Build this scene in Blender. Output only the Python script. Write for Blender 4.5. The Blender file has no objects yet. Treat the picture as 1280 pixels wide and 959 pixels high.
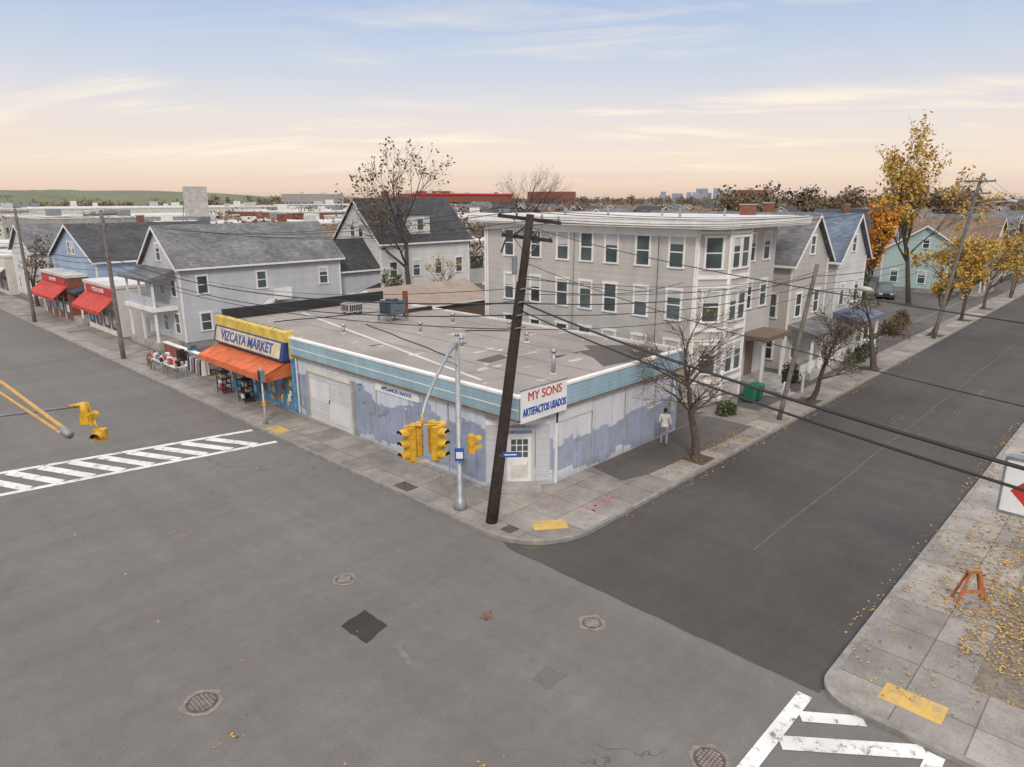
import bpy, math, random
from mathutils import Vector, Matrix
R=random.Random(7)
sc=bpy.context.scene
sc.view_settings.view_transform='Standard'
try: sc.view_settings.look='None'
except: pass
sc.view_settings.exposure=0
# ---------------------------------------------------------------- nodes
def node(nt,typ,ins=None,**pr):
    n=nt.nodes.new(typ)
    for k,v in pr.items(): setattr(n,k,v)
    for k,v in (ins or {}).items():
        s=n.inputs[k]
        if isinstance(v,bpy.types.NodeSocket): nt.links.new(v,s)
        else: s.default_value=v
    return n
def c4(c): return (c[0],c[1],c[2],1)
def mth(nt,op,a,b=0.0,c=0.0,clamp=False):
    n=node(nt,'ShaderNodeMath',{0:a,1:b,2:c},operation=op); n.use_clamp=clamp
    return n.outputs[0]
def noise(nt,vec,scale,detail=4,rough=.55,dist=0.0):
    return node(nt,'ShaderNodeTexNoise',{'Vector':vec,'Scale':scale,'Detail':detail,'Roughness':rough,'Distortion':dist}).outputs[0]
def rng(nt,v,a,b,c=0.0,d=1.0):
    return node(nt,'ShaderNodeMapRange',{0:v,1:a,2:b,3:c,4:d}).outputs[0]
def mixc(nt,f,a,b,mode='MIX'):
    n=nt.nodes.new('ShaderNodeMix'); n.data_type='RGBA'; n.blend_type=mode
    for i,v in ((0,f),(6,a),(7,b)):
        if isinstance(v,bpy.types.NodeSocket): nt.links.new(v,n.inputs[i])
        else: n.inputs[i].default_value = v if i==0 else c4(v)
    return n.outputs[2]
def vscale(nt,v,s):
    return node(nt,'ShaderNodeVectorMath',{0:v,1:s},operation='MULTIPLY').outputs[0]
def start(name,rough=.8,metal=0.0):
    m=bpy.data.materials.new(name); m.use_nodes=True; nt=m.node_tree
    b=nt.nodes['Principled BSDF']; b.inputs['Roughness'].default_value=rough; b.inputs['Metallic'].default_value=metal
    pos=nt.nodes.new('ShaderNodeNewGeometry').outputs['Position']
    return m,nt,b,pos
def bump(nt,b,h,st=.3,dist=.02):
    n=node(nt,'ShaderNodeBump',{'Strength':st,'Distance':dist,'Height':h}); nt.links.new(n.outputs[0],b.inputs['Normal'])
def mulcol(nt,b,col,f):
    comb=node(nt,'ShaderNodeCombineColor',{0:f,1:f,2:f}).outputs[0]
    nt.links.new(mixc(nt,1.0,col,comb,'MULTIPLY'),b.inputs['Base Color'])
MT={}
def simple(name,col,rough=.75,var=.25,scale=1.5,bs=0,bscale=40,metal=0.0,spec=None):
    m,nt,b,pos=start(name,rough,metal)
    a=noise(nt,pos,scale,4,.65)
    mulcol(nt,b,col,rng(nt,a,.3,.7,1-var,1+var*.7))
    if bs: bump(nt,b,noise(nt,pos,bscale,2),bs)
    if spec is not None: b.inputs['Specular IOR Level'].default_value=spec
    MT[name]=m; return m
def siding(name,col,pitch=.115,vert=False,dirt=.15,st=.6):
    m,nt,b,pos=start(name,.65)
    s=node(nt,'ShaderNodeSeparateXYZ',{0:pos}).outputs
    if vert: co=mth(nt,'ADD',s[0],s[1])
    else: co=s[2]
    dv=mth(nt,'DIVIDE',co,pitch); fr=mth(nt,'FRACT',dv)
    a=noise(nt,vscale(nt,pos,(1,1,.3)),.9,5,.65)
    f=rng(nt,a,.3,.7,1-dirt,1.05)
    row=node(nt,'ShaderNodeTexWhiteNoise',{'W':mth(nt,'FLOOR',dv)},noise_dimensions='1D').outputs[0]
    f=mth(nt,'MULTIPLY',f,rng(nt,row,0,1,.94,1.03))
    f=mth(nt,'MULTIPLY',f,rng(nt,fr,0,.16,.74,1.0))
    mulcol(nt,b,col,f); bump(nt,b,fr,st,.02)
    MT[name]=m
def shingle(name,col,pitch=.16):
    m,nt,b,pos=start(name,.9)
    s=node(nt,'ShaderNodeSeparateXYZ',{0:pos}).outputs
    q=mth(nt,'FLOOR',mth(nt,'DIVIDE',s[2],pitch*.6))
    p=mth(nt,'FLOOR',mth(nt,'DIVIDE',mth(nt,'ADD',mth(nt,'ADD',s[0],s[1]),mth(nt,'MULTIPLY',q,.37)),.3))
    v=node(nt,'ShaderNodeCombineXYZ',{0:p,1:q}).outputs[0]
    w=node(nt,'ShaderNodeTexWhiteNoise',{'Vector':v},noise_dimensions='2D').outputs[0]
    f=mth(nt,'MULTIPLY',rng(nt,w,0,1,.75,1.25),rng(nt,noise(nt,pos,.6,4),.3,.7,.7,1.3))
    mulcol(nt,b,col,f); MT[name]=m
def asphalt(name,col,crack=.5,blot=.25):
    m,nt,b,pos=start(name,.85)
    big=noise(nt,pos,.11,5,.6,.5); med=noise(nt,pos,2.2,5,.75); fine=noise(nt,pos,30,3,.8)
    stre=noise(nt,vscale(nt,pos,(1.0,.03,1)),.75,3); stre2=noise(nt,vscale(nt,pos,(.03,1.0,1)),.75,3)
    f=rng(nt,big,.3,.7,1-blot,1+blot*.7)
    f=mth(nt,'MULTIPLY',f,rng(nt,med,.3,.7,.90,1.09))
    f=mth(nt,'MULTIPLY',f,rng(nt,fine,.28,.72,.70,1.30))
    f=mth(nt,'MULTIPLY',f,rng(nt,stre,.35,.65,.94,1.05)); f=mth(nt,'MULTIPLY',f,rng(nt,stre2,.35,.65,.94,1.05))
    dp=node(nt,'ShaderNodeVectorMath',{0:pos,1:vscale(nt,node(nt,'ShaderNodeTexNoise',{'Vector':pos,'Scale':.8,'Detail':3}).outputs[1],(2.2,2.2,0))},operation='ADD').outputs[0]
    vo=node(nt,'ShaderNodeTexVoronoi',{'Vector':dp,'Scale':.10},feature='DISTANCE_TO_EDGE').outputs[0]
    cr=mth(nt,'MULTIPLY',rng(nt,vo,.0,.0025,1.0,0.0),rng(nt,big,.53,.6,0,crack))
    st=rng(nt,noise(nt,pos,.5,5,.75,.2),.64,.74,0,.15)
    f=mth(nt,'MULTIPLY',f,mth(nt,'SUBTRACT',1.0,mth(nt,'MAXIMUM',cr,st)))
    mulcol(nt,b,col,f)
    bump(nt,b,fine,.35,.01); b.inputs['Specular IOR Level'].default_value=.3
    MT[name]=m
def slabs(name,col,px=1.5,py=1.5,vr=.14):
    m,nt,b,pos=start(name,.85)
    s=node(nt,'ShaderNodeSeparateXYZ',{0:pos}).outputs
    a=mth(nt,'DIVIDE',s[0],px); c=mth(nt,'DIVIDE',s[1],py)
    def ed(v):
        fr=mth(nt,'FRACT',v); return mth(nt,'MINIMUM',fr,mth(nt,'SUBTRACT',1.0,fr))
    e=mth(nt,'MINIMUM',ed(a),ed(c))
    v=node(nt,'ShaderNodeCombineXYZ',{0:mth(nt,'FLOOR',a),1:mth(nt,'FLOOR',c)}).outputs[0]
    w=node(nt,'ShaderNodeTexWhiteNoise',{'Vector':v},noise_dimensions='2D').outputs[0]
    n1=noise(nt,pos,.8,6,.7)
    f=mth(nt,'MULTIPLY',rng(nt,w,0,1,1-vr,1+vr),rng(nt,n1,.3,.7,.62,1.18))
    f=mth(nt,'MULTIPLY',f,rng(nt,noise(nt,pos,26,2),.3,.7,.84,1.16))
    f=mth(nt,'MULTIPLY',f,rng(nt,noise(nt,pos,3.1,4,.7),.60,.68,1.0,.78))
    f=mth(nt,'MULTIPLY',f,rng(nt,e,.006,.016,.5,1.0))
    mulcol(nt,b,col,f); MT[name]=m
def worn(name,col,under,amt=.45,rough=.7,scale=2.5):
    m,nt,b,pos=start(name,rough)
    n1=noise(nt,pos,scale,7,.8); f=rng(nt,n1,amt-.04,amt+.06)
    c=mixc(nt,f,under,col); g=rng(nt,noise(nt,pos,.7,4),.3,.7,.8,1.08)
    mulcol(nt,b,c,g); MT[name]=m
def patchwall(name,white,grey,bias,axis,zc,zh,amp=.45):
    m,nt,b,pos=start(name,.7)
    s=node(nt,'ShaderNodeSeparateXYZ',{0:pos}).outputs
    sn=node(nt,'ShaderNodeVectorMath',{0:pos,1:(.62,.62,.3)},operation='SNAP').outputs[0]
    n0=noise(nt,sn,.55,2,.5); n1=noise(nt,pos,.33,2,.4,.2); n2=noise(nt,pos,3.2,6,.75)
    hz=mth(nt,'SUBTRACT',1.0,mth(nt,'ABSOLUTE',mth(nt,'DIVIDE',mth(nt,'SUBTRACT',s[2],zc),zh)))
    v=mth(nt,'ADD',mth(nt,'ADD',mth(nt,'MULTIPLY',mth(nt,'ADD',n1,n0),.5),mth(nt,'MULTIPLY',hz,amp)),mth(nt,'MULTIPLY',mth(nt,'SUBTRACT',n2,.5),.16))
    f=rng(nt,v,bias,bias+.01)
    co=s[axis]
    fr=mth(nt,'FRACT',mth(nt,'DIVIDE',co,.2)); pan=mth(nt,'FRACT',mth(nt,'DIVIDE',co,1.22))
    pe=mth(nt,'MINIMUM',pan,mth(nt,'SUBTRACT',1.0,pan))
    pn=noise(nt,vscale(nt,pos,(1.5,1.5,1)),2.6,7,.8)
    peel=rng(nt,pn,.605,.63,0,.6); peel2=rng(nt,pn,.385,.365,0,.75)
    tone=mixc(nt,rng(nt,n0,.42,.58),grey,tuple(x*1.2 for x in grey))
    c=mixc(nt,f,white,tone); c=mixc(nt,peel,c,(.34,.32,.31)); c=mixc(nt,peel2,c,(.60,.60,.62))
    g=mth(nt,'MULTIPLY',rng(nt,noise(nt,vscale(nt,pos,(2,2,.7)),1.2,5,.65),.3,.7,.84,1.06),rng(nt,pe,.005,.014,.55,1.0))
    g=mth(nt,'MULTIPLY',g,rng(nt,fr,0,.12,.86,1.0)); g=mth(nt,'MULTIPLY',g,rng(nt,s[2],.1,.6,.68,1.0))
    mulcol(nt,b,c,g)
    bump(nt,b,rng(nt,fr,0,.15),.5,.015); MT[name]=m
def leafm(name,cols,scale=.7):
    m,nt,b,pos=start(name,.7)
    n=node(nt,'ShaderNodeTexNoise',{'Vector':pos,'Scale':scale,'Detail':3,'Roughness':.8}).outputs[0]
    r=nt.nodes.new('ShaderNodeValToRGB'); nt.links.new(n,r.inputs[0]); el=r.color_ramp.elements
    k=len(cols)
    el[0].position=.34; el[0].color=c4(cols[0]); el[1].position=.66; el[1].color=c4(cols[-1])
    for i in range(1,k-1): e=el.new(.34+.32*i/(k-1)); e.color=c4(cols[i])
    nt.links.new(r.outputs[0],b.inputs['Base Color']); MT[name]=m
asphalt('asphalt_old',(.158,.145,.136),.45,.12)
asphalt('asphalt_new',(.078,.071,.067),.3,.28)
asphalt('asphalt_patch',(.048,.045,.043),.1,.25)
asphalt('asphalt_patch_faint',(.136,.125,.118),.1,.2)
asphalt('asphalt_walk',(.125,.113,.105),.5,.35)
slabs('concrete_walk',(.285,.258,.23),1.5,1.5,.2)
simple('granite_kerb',(.25,.235,.215),.8,.35,2,.3)
worn('paint_white',(.70,.70,.68),(.18,.165,.155),.41)
worn('paint_yellow',(.60,.39,.10),(.40,.31,.17),.44)
simple('iron',(.10,.072,.06),.7,.5,6,.5,60)
simple('ironrim',(.22,.19,.165),.8,.45,4,.4)
simple('tar_line',(.17,.155,.145),.8,.3,3)
simple('seam_line',(.115,.105,.098),.8,.5,3)
simple('soil',(.09,.065,.045),.95,.4,3,.5)
siding('siding_grey',(.545,.52,.49))
siding('siding_lgrey',(.56,.575,.61))
siding('siding_white',(.72,.715,.70))
siding('siding_blue',(.36,.47,.62))
siding('siding_tan',(.42,.35,.28))
siding('siding_brown',(.2,.14,.10))
siding('siding_aqua',(.45,.60,.58))
siding('fascia_blue',(.36,.53,.62),.17,st=1.0,dirt=.3)
shingle('shingle_grey',(.14,.14,.145)); shingle('shingle_dark',(.05,.05,.055)); shingle('shingle_brown',(.17,.115,.08)); shingle('shingle_blue',(.12,.15,.2))
siding('metal_roof_tan',(.34,.26,.21),.35,True,.3,1.0)
simple('trim_white',(.76,.75,.73),.55,.14,1.2)
simple('trim_cream',(.62,.6,.55),.6,.2,1.2)
simple('concrete_plain',(.36,.34,.32),.85,.3,1.3,.3)
simple('foundation',(.27,.26,.25),.9,.3,1,.4)
simple('roof_pale',(.55,.54,.53),.85,.25,.3)
simple('black_trim',(.025,.025,.027),.6,.3)
simple('dark_int',(.02,.02,.022),.5,.3)
simple('brick',(.25,.09,.06),.9,.35,3,.4)
simple('wood_pole',(.04,.028,.023),.9,.5,3,.6,50)
simple('wood_pole_grey',(.17,.15,.135),.9,.35,3,.6,50)
simple('wood_step',(.28,.2,.13),.8,.3,3)
simple('galv',(.36,.37,.38),.45,.25,2,metal=.55)
simple('steel_grey',(.22,.24,.25),.5,.25,3,metal=.3)
simple('wire_black',(.012,.012,.013),.5,.1)
simple('signal_yellow',(.60,.35,.03),.5,.4,5)
simple('arm_yellow',(.50,.30,.10),.6,.25,4)
simple('graffiti_paint',(.30,.26,.22),.7,.3,4)
simple('lens_red',(.5,.06,.03),.3,.2); simple('lens_amber',(.42,.18,.02),.3,.2); simple('lens_green',(.02,.14,.09),.3,.2)
simple('awning_orange',(.58,.14,.05),.8,.3,1.8,.2,8)
simple('awning_red',(.50,.05,.035),.7,.28,1.5)
simple('sign_yellow',(.62,.46,.09),.6,.3,1.5); simple('sign_peach',(.58,.48,.32),.6,.3,1.5)
simple('sign_blue',(.03,.09,.36),.5,.2); simple('sign_navy',(.02,.045,.20),.5,.2); simple('sign_red',(.5,.035,.03),.5,.2); simple('sign_white',(.75,.75,.74),.5,.12)
simple('poster_blue',(.10,.30,.5),.4,.5,3); simple('poster_mix',(.5,.35,.3),.4,.7,5)
simple('ac_grey',(.42,.42,.40),.6,.2); simple('hvac_blue',(.05,.10,.14),.5,.3); simple('rust',(.22,.08,.045),.9,.4,4)
simple('car_red',(.35,.02,.02),.25,.1,spec=.6); simple('car_white',(.7,.7,.7),.25,.08,spec=.6); simple('car_dark',(.06,.065,.07),.25,.1,spec=.6)
simple('rubber',(.02,.02,.02),.85,.2); simple('bark',(.085,.065,.052),.95,.4,5,.6,30); simple('bark_pale',(.13,.105,.09),.95,.35,5,.6,30)
simple('skin_tone',(.42,.24,.17),.5,.1); simple('cloth_white',(.72,.70,.67),.9,.15,4,.2); simple('cloth_grey',(.25,.24,.25),.9,.2,4); simple('hair_dark',(.03,.02,.015),.8,.3); simple('shoe',(.05,.04,.04),.7,.2)
simple('barrier_orange',(.38,.13,.05),.7,.3,4); simple('bin_green',(.02,.16,.09),.5,.2); simple('pink_paint',(.50,.16,.22),.8,.3,6)
simple('haze_far',(.36,.40,.47),.9,.1,.01); simple('haze_far2',(.30,.34,.41),.9,.1,.01)  # skyline tower colours with aerial haze painted in, no volume
simple('blind',(.50,.50,.48),.7,.1)
m,nt,b,pos=start('glass_dark',.08)
n=noise(nt,pos,.35,2); nt.links.new(mixc(nt,rng(nt,n,.3,.7),(.02,.03,.035),(.10,.14,.14)),b.inputs['Base Color']); b.inputs['Specular IOR Level'].default_value=.8; MT['glass_dark']=m
leafm('leaf_yellow',[(.18,.10,.02),(.45,.27,.04),(.56,.36,.07),(.26,.17,.04)],1.2)
leafm('leaf_orange',[(.34,.12,.02),(.58,.25,.03),(.65,.33,.05),(.45,.18,.03)],1.2)
leafm('leaf_brown',[(.06,.04,.02),(.16,.095,.035),(.11,.09,.035),(.20,.13,.05)],1.0)
leafm('leaf_green',[(.03,.045,.015),(.07,.09,.03),(.05,.07,.03),(.13,.12,.04)],1.0)
leafm('leaf_far',[(.06,.06,.04),(.17,.11,.06),(.09,.08,.05),(.25,.15,.07),(.11,.09,.06),(.19,.14,.08)],.045)
leafm('ground_far',[(.07,.07,.045),(.12,.10,.07),(.09,.085,.06),(.14,.12,.10)],.05)
leafm('yard',[(.06,.065,.03),(.12,.115,.10),(.14,.13,.12),(.09,.08,.05)],.12)
leafm('leaf_litter',[(.14,.12,.10),(.22,.18,.13),(.12,.10,.08),(.26,.2,.14)],2.0)
leafm('hill_green',[(.10,.11,.06),(.12,.13,.065),(.15,.15,.085)],.02)
patchwall('wall_left',(.56,.61,.69),(.25,.29,.385),.63,1,1.45,1.5)
patchwall('wall_right',(.62,.63,.68),(.28,.31,.40),.655,0,1.15,1.35)
m,nt,b,pos=start('roof_gravel',.9)
f=mth(nt,'MULTIPLY',rng(nt,noise(nt,pos,.25,5,.6),.3,.7,.78,1.14),rng(nt,noise(nt,pos,25,2),.3,.7,.86,1.14))
comb=node(nt,'ShaderNodeCombineColor',{0:f,1:f,2:f}).outputs[0]
c=mixc(nt,1.0,(.30,.265,.24),comb,'MULTIPLY')
c=mixc(nt,rng(nt,noise(nt,vscale(nt,pos,(1,2.2,1)),.5,4,.6),.64,.66,0,.75),c,(.5,.47,.44))
c=mixc(nt,rng(nt,noise(nt,pos,.35,5,.7),.36,.34,0,.5),c,(.17,.155,.145))
nt.links.new(c,b.inputs['Base Color']); MT['roof_gravel']=m
# ---------------------------------------------------------------- mesh builder
class MB:
    def __init__(s): s.v=[];s.f=[];s.m=[];s.sm=False
    def face(s,pts,mat):
        k=len(s.v); s.v+= [tuple(p) for p in pts]; s.f.append(tuple(range(k,k+len(pts)))); s.m.append(mat)
    def hexa(s,p,mat):
        k=len(s.v); s.v+=[tuple(q) for q in p]
        for f in ((0,3,2,1),(4,5,6,7),(0,1,5,4),(1,2,6,5),(2,3,7,6),(3,0,4,7)):
            s.f.append(tuple(k+i for i in f)); s.m.append(mat)
    def box(s,x0,x1,y0,y1,z0,z1,mat):
        s.hexa([(x0,y0,z0),(x1,y0,z0),(x1,y1,z0),(x0,y1,z0),(x0,y0,z1),(x1,y0,z1),(x1,y1,z1),(x0,y1,z1)],mat)
    def obox(s,o,t,n,s0,s1,z0,z1,d0,d1,mat):
        def q(a,d,z): return (o[0]+t[0]*a+n[0]*d,o[1]+t[1]*a+n[1]*d,(o[2] if len(o)>2 else 0)+z)
        s.hexa([q(s0,d0,z0),q(s1,d0,z0),q(s1,d1,z0),q(s0,d1,z0),q(s0,d0,z1),q(s1,d0,z1),q(s1,d1,z1),q(s0,d1,z1)],mat)
    def prism(s,poly,z0,z1,mat,top=None):
        n=len(poly)
        for i in range(n):
            a=poly[i];c=poly[(i+1)%n]; s.face([(a[0],a[1],z0),(c[0],c[1],z0),(c[0],c[1],z1),(a[0],a[1],z1)],mat)
        s.face([(p[0],p[1],z1) for p in poly],top or mat)
    def tube(s,pts,rad,mat,sides=6,cap=True):
        pts=[Vector(p) for p in pts]; n=len(pts)
        if not hasattr(rad,'__len__'): rad=[rad]*n
        k0=len(s.v); ref=None
        for i,p in enumerate(pts):
            d=(pts[min(i+1,n-1)]-pts[max(i-1,0)])
            if d.length<1e-9: d=Vector((0,0,1))
            d.normalize()
            if ref is None: ref=Vector((1,0,0)) if abs(d.x)<.8 else Vector((0,1,0))
            u=(ref-d*ref.dot(d)).normalized(); w=d.cross(u); ref=u
            for j in range(sides):
                a=2*math.pi*j/sides; q=p+(u*math.cos(a)+w*math.sin(a))*rad[i]; s.v.append((q.x,q.y,q.z))
        for i in range(n-1):
            for j in range(sides):
                a=k0+i*sides+j; b2=k0+i*sides+(j+1)%sides
                s.f.append((a,b2,b2+sides,a+sides)); s.m.append(mat)
        if cap and sides>2:
            s.f.append(tuple(k0+j for j in reversed(range(sides)))); s.m.append(mat)
            s.f.append(tuple(k0+(n-1)*sides+j for j in range(sides))); s.m.append(mat)
    def build(s,name,loc=(0,0,0),smooth=False):
        me=bpy.data.meshes.new(name); L=loc
        me.from_pydata([(v[0]-L[0],v[1]-L[1],v[2]-L[2]) for v in s.v],[],s.f)
        names=[];idx=[]
        d={}
        for m in s.m:
            if m not in d: d[m]=len(names); names.append(m)
            idx.append(d[m])
        for nme in names: me.materials.append(MT[nme])
        me.polygons.foreach_set('material_index',idx)
        if smooth: me.polygons.foreach_set('use_smooth',[True]*len(idx))
        me.update()
        ob=bpy.data.objects.new(name,me); sc.collection.objects.link(ob); return ob
class G:
    def __init__(s,name): s.name=name; s.parts={}; s.smooth=set(); s.extra=[]
    def p(s,n='body',smooth=False):
        if n not in s.parts: s.parts[n]=MB()
        if smooth: s.smooth.add(n)
        return s.parts[n]
    def text(s,body,size,loc,rot,mat,part,sx=1.0,bold=0.0):
        cu=bpy.data.curves.new(part,'FONT'); cu.body=body; cu.size=size; cu.extrude=.012; cu.offset=bold; cu.align_x='CENTER'; cu.align_y='CENTER'
        cu.materials.append(MT[mat]); ob=bpy.data.objects.new(part,cu); sc.collection.objects.link(ob)
        ob.rotation_euler=rot; ob.scale=(sx,1,1); s.extra.append((ob,loc))
    def done(s,loc=None):
        if loc is None:
            xs=[v[0] for b in s.parts.values() for v in b.v]; ys=[v[1] for b in s.parts.values() for v in b.v]; zs=[v[2] for b in s.parts.values() for v in b.v]
            loc=((min(xs)+max(xs))/2,(min(ys)+max(ys))/2,min(zs))
        if len(s.parts)==1 and not s.extra:
            k=list(s.parts)[0]; ob=s.parts[k].build(s.name,loc,k in s.smooth); ob.location=loc; return ob
        e=bpy.data.objects.new(s.name,None); sc.collection.objects.link(e); e.location=loc
        for k,b in s.parts.items():
            o=b.build(k,loc,k in s.smooth); o.parent=e
        for o,l in s.extra:
            o.location=(l[0]-loc[0],l[1]-loc[1],l[2]-loc[2]); o.parent=e
        return e
# ---------------------------------------------------------------- windows, houses
def window(g,o,t,n,s,z,w,h,trim='trim_white',detail=True,blind=None):
    b=g.p('windows'); T=g.p('window_trim')
    b.obox(o,t,n,s-w/2,s+w/2,z-h/2,z+h/2,-.02,.012,'glass_dark')
    k=.09
    T.obox(o,t,n,s-w/2-k,s-w/2,z-h/2,z+h/2,.0,.05,trim); T.obox(o,t,n,s+w/2,s+w/2+k,z-h/2,z+h/2,.0,.05,trim)
    T.obox(o,t,n,s-w/2-k-.03,s+w/2+k+.03,z+h/2,z+h/2+k+.04,.0,.07,trim); T.obox(o,t,n,s-w/2-k-.03,s+w/2+k+.03,z-h/2-k,z-h/2,.0,.09,trim)
    if detail:
        T.obox(o,t,n,s-w/2,s+w/2,z-.03,z+.03,.0125,.035,trim)
        q=.035
        T.obox(o,t,n,s-w/2,s-w/2+q,z-h/2,z+h/2,.0125,.03,trim);T.obox(o,t,n,s+w/2-q,s+w/2,z-h/2,z+h/2,.0125,.03,trim)
        if blind is None: blind=R.random()
        if blind<.55:
            dd=.25+R.random()*.7
            b.obox(o,t,n,s-w/2+.04,s+w/2-.04,z+h/2-h*.5*min(1,dd),z+h/2-.02,.0122,.018,'blind')
def house(name,x0,x1,y0,y1,ze,zr,axis,wall,roof,wins=True,chim=False,floors=None,porch=None,far=False,z0=.12,ov=.35):
    g=G(name); W=g.p('walls'); W.box(x0,x1,y0,y1,z0+.5,ze,wall); g.p('foundation').box(x0+.04,x1-.04,y0+.04,y1-.04,z0-.2,z0+.5,'foundation')
    th=.16; Rf=g.p('roof')
    def pt(a,c,z): return (a,c,z) if axis=='x' else (c,a,z)
    a0,a1,c0,c1=(x0,x1,y0,y1) if axis=='x' else (y0,y1,x0,x1)
    cm=(c0+c1)/2; sl=(zr-ze)/(cm-c0)
    for a in (a0,a1): W.face([pt(a,c0,ze),pt(a,c1,ze),pt(a,cm,zr)],wall)
    for sg,ce in ((-1,c0),(1,c1)):
        e=ce+sg*ov; zz=ze-sl*ov
        Rf.hexa([pt(a0-ov,e,zz+.01),pt(a1+ov,e,zz+.01),pt(a1+ov,cm,zr+.01),pt(a0-ov,cm,zr+.01),pt(a0-ov,e,zz+th),pt(a1+ov,e,zz+th),pt(a1+ov,cm,zr+th+.02),pt(a0-ov,cm,zr+th+.02)],roof)
        Tr=g.p('trim')
        for aa,ab in ((a0-ov-.04,a0-ov-.003),(a1+ov+.003,a1+ov+.04)):
            Tr.hexa([pt(aa,e,zz-.08),pt(ab,e,zz-.08),pt(ab,cm,zr-.09),pt(aa,cm,zr-.09),pt(aa,e,zz+th-.03),pt(ab,e,zz+th-.03),pt(ab,cm,zr+th-.03),pt(aa,cm,zr+th-.03)],'trim_white')
        e2=e+sg*.003; e3=e+sg*.1
        lo,hi=min(e2,e3),max(e2,e3)
        p0=pt(a0-ov,lo,zz);p1=pt(a1+ov,hi,zz+.13)
        Tr.box(min(p0[0],p1[0]),max(p0[0],p1[0]),min(p0[1],p1[1]),max(p0[1],p1[1]),zz-.02,zz+.12,'trim_white')
    for (x,y) in ((x0,y0),(x1,y0),(x0,y1),(x1,y1)):
        g.p('trim').box(x-.05 if x==x0 else x-.07,x+.07 if x==x0 else x+.05,y-.05 if y==y0 else y-.07,y+.07 if y==y0 else y+.05,z0+.5,ze-.05,'trim_white')
    if floors is None: floors=[2.0+2.75*i for i in range(int((ze-.6)/2.7))]
    if wins:
        for (o,t,n,L,gab) in (((x0,y0),(0,1),(-1,0),y1-y0,axis=='x'),((x0,y0),(1,0),(0,-1),x1-x0,axis=='y')):
            k=max(2,int(L/2.4))
            for fl in floors:
                for i in range(k):
                    if R.random()<.12: continue
                    window(g,o,t,n,L*(i+.5)/k,fl,.85,1.45,detail=not far)
            if gab and zr-ze>2.2: 
                for q in ((-.7,.7) if zr-ze>3 else (0,)): window(g,o,t,n,L/2+q,ze+.95,.7,1.1,detail=not far)
    if chim:
        cx=x0+(x1-x0)*chim; cy=(y0+y1)/2+.6
        g.p('chimney').box(cx,cx+.6,cy,cy+.6,ze,zr+.8,'brick'); g.p('chimney').box(cx-.05,cx+.65,cy-.05,cy+.65,zr+.8,zr+.92,'concrete_plain')
    if porch=='x0':
        P=g.p('porch'); P.box(x0-1.7,x0-.001,y0+.4,y1-.4,z0,z0+.5,'concrete_plain')
        for i in range(4):
            yy=y0+.55+(y1-y0-1.1)*i/3; P.box(x0-1.62,x0-1.48,yy-.07,yy+.07,z0+.5,2.9,'trim_white')
        P.hexa([(x0-1.95,y0+.2,2.9),(x0-.002,y0+.2,2.9),(x0-.002,y1-.2,2.9),(x0-1.95,y1-.2,2.9),(x0-1.95,y0+.2,3.1),(x0-.002,y0+.2,3.6),(x0-.002,y1-.2,3.6),(x0-1.95,y1-.2,3.1)],roof)
    if porch=='y0':
        P=g.p('porch'); P.box(x0+.4,x1-.4,y0-1.7,y0-.001,z0,z0+.5,'concrete_plain')
        for i in range(4):
            xx=x0+.55+(x1-x0-1.1)*i/3; P.box(xx-.07,xx+.07,y0-1.62,y0-1.48,z0+.5,2.9,'trim_white')
        P.hexa([(x0+.2,y0-1.95,2.9),(x1-.2,y0-1.95,2.9),(x1-.2,y0-.002,2.9),(x0+.2,y0-.002,2.9),(x0+.2,y0-1.95,3.1),(x1-.2,y0-1.95,3.1),(x1-.2,y0-.002,3.6),(x0+.2,y0-.002,3.6)],roof)
    return g
# ---------------------------------------------------------------- ground
def sheet(name,x0,x1,y0,y1,z,mat):
    b=MB(); b.face([(x0,y0,z),(x1,y0,z),(x1,y1,z),(x0,y1,z)],mat); return b.build(name)
sheet('ground',-9000,9000,-9000,9000,-.03,'ground_far')
b=MB(); b.face([(1.2,-60,0),(15.6,-60,0),(15.6,450,0),(1.2,450,0)],'asphalt_old'); b.face([(-80,4.6,.0),(1.2,4.6,.0),(1.2,13.5,.0),(-80,13.5,.0)],'asphalt_old'); b.build('main_street')
edge_pts=[(15.38+.02*math.sin(i*1.7)+.015*math.sin(i*4.1),4.5+i*.55,.004) for i in range(20)]
b=MB(); b.face([(400,4.5,.004),(400,13.6,.004),(18.2,13.6,.004),(15.9,14.2,.004),(15.6,15.3,.004)]+edge_pts[::-1],'asphalt_new'); b.build('side_street')
def arc(cx,cy,r,a0,a1,n=8): return [(cx+r*math.cos(math.radians(a0+(a1-a0)*i/n)),cy+r*math.sin(math.radians(a0+(a1-a0)*i/n))) for i in range(n+1)]
path1=[(15.5,420),(15.5,16.3)]+arc(18.2,16.2,2.7,182,268)+[(18.4,13.5),(400,13.5)]
path2=[(400,4.6),(16.2,4.6)]+arc(16.1,3.7,.9,92,178)+[(15.2,3.6),(15.2,-60)]
def kerb(name,path,w,z1):
    b=MB(); n=len(path); offs=[]
    for i,p in enumerate(path):
        a=Vector(path[max(i-1,0)]);c=Vector(path[min(i+1,n-1)]); d=(c-a).normalized(); nn=Vector((-d.y,d.x)); offs.append((p[0]+nn.x*w,p[1]+nn.y*w))
    for i in range(n-1):
        a,c=path[i],path[i+1];d,e=offs[i+1],offs[i]
        b.face([(a[0],a[1],-.02),(c[0],c[1],-.02),(c[0],c[1],z1),(a[0],a[1],z1)],'granite_kerb')
        b.face([(a[0],a[1],z1),(c[0],c[1],z1),(d[0],d[1],z1),(e[0],e[1],z1)],'granite_kerb')
    b.build(name)
kerb('kerb',path1,.17,.135); kerb('kerb',path2,.17,.135)
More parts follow.
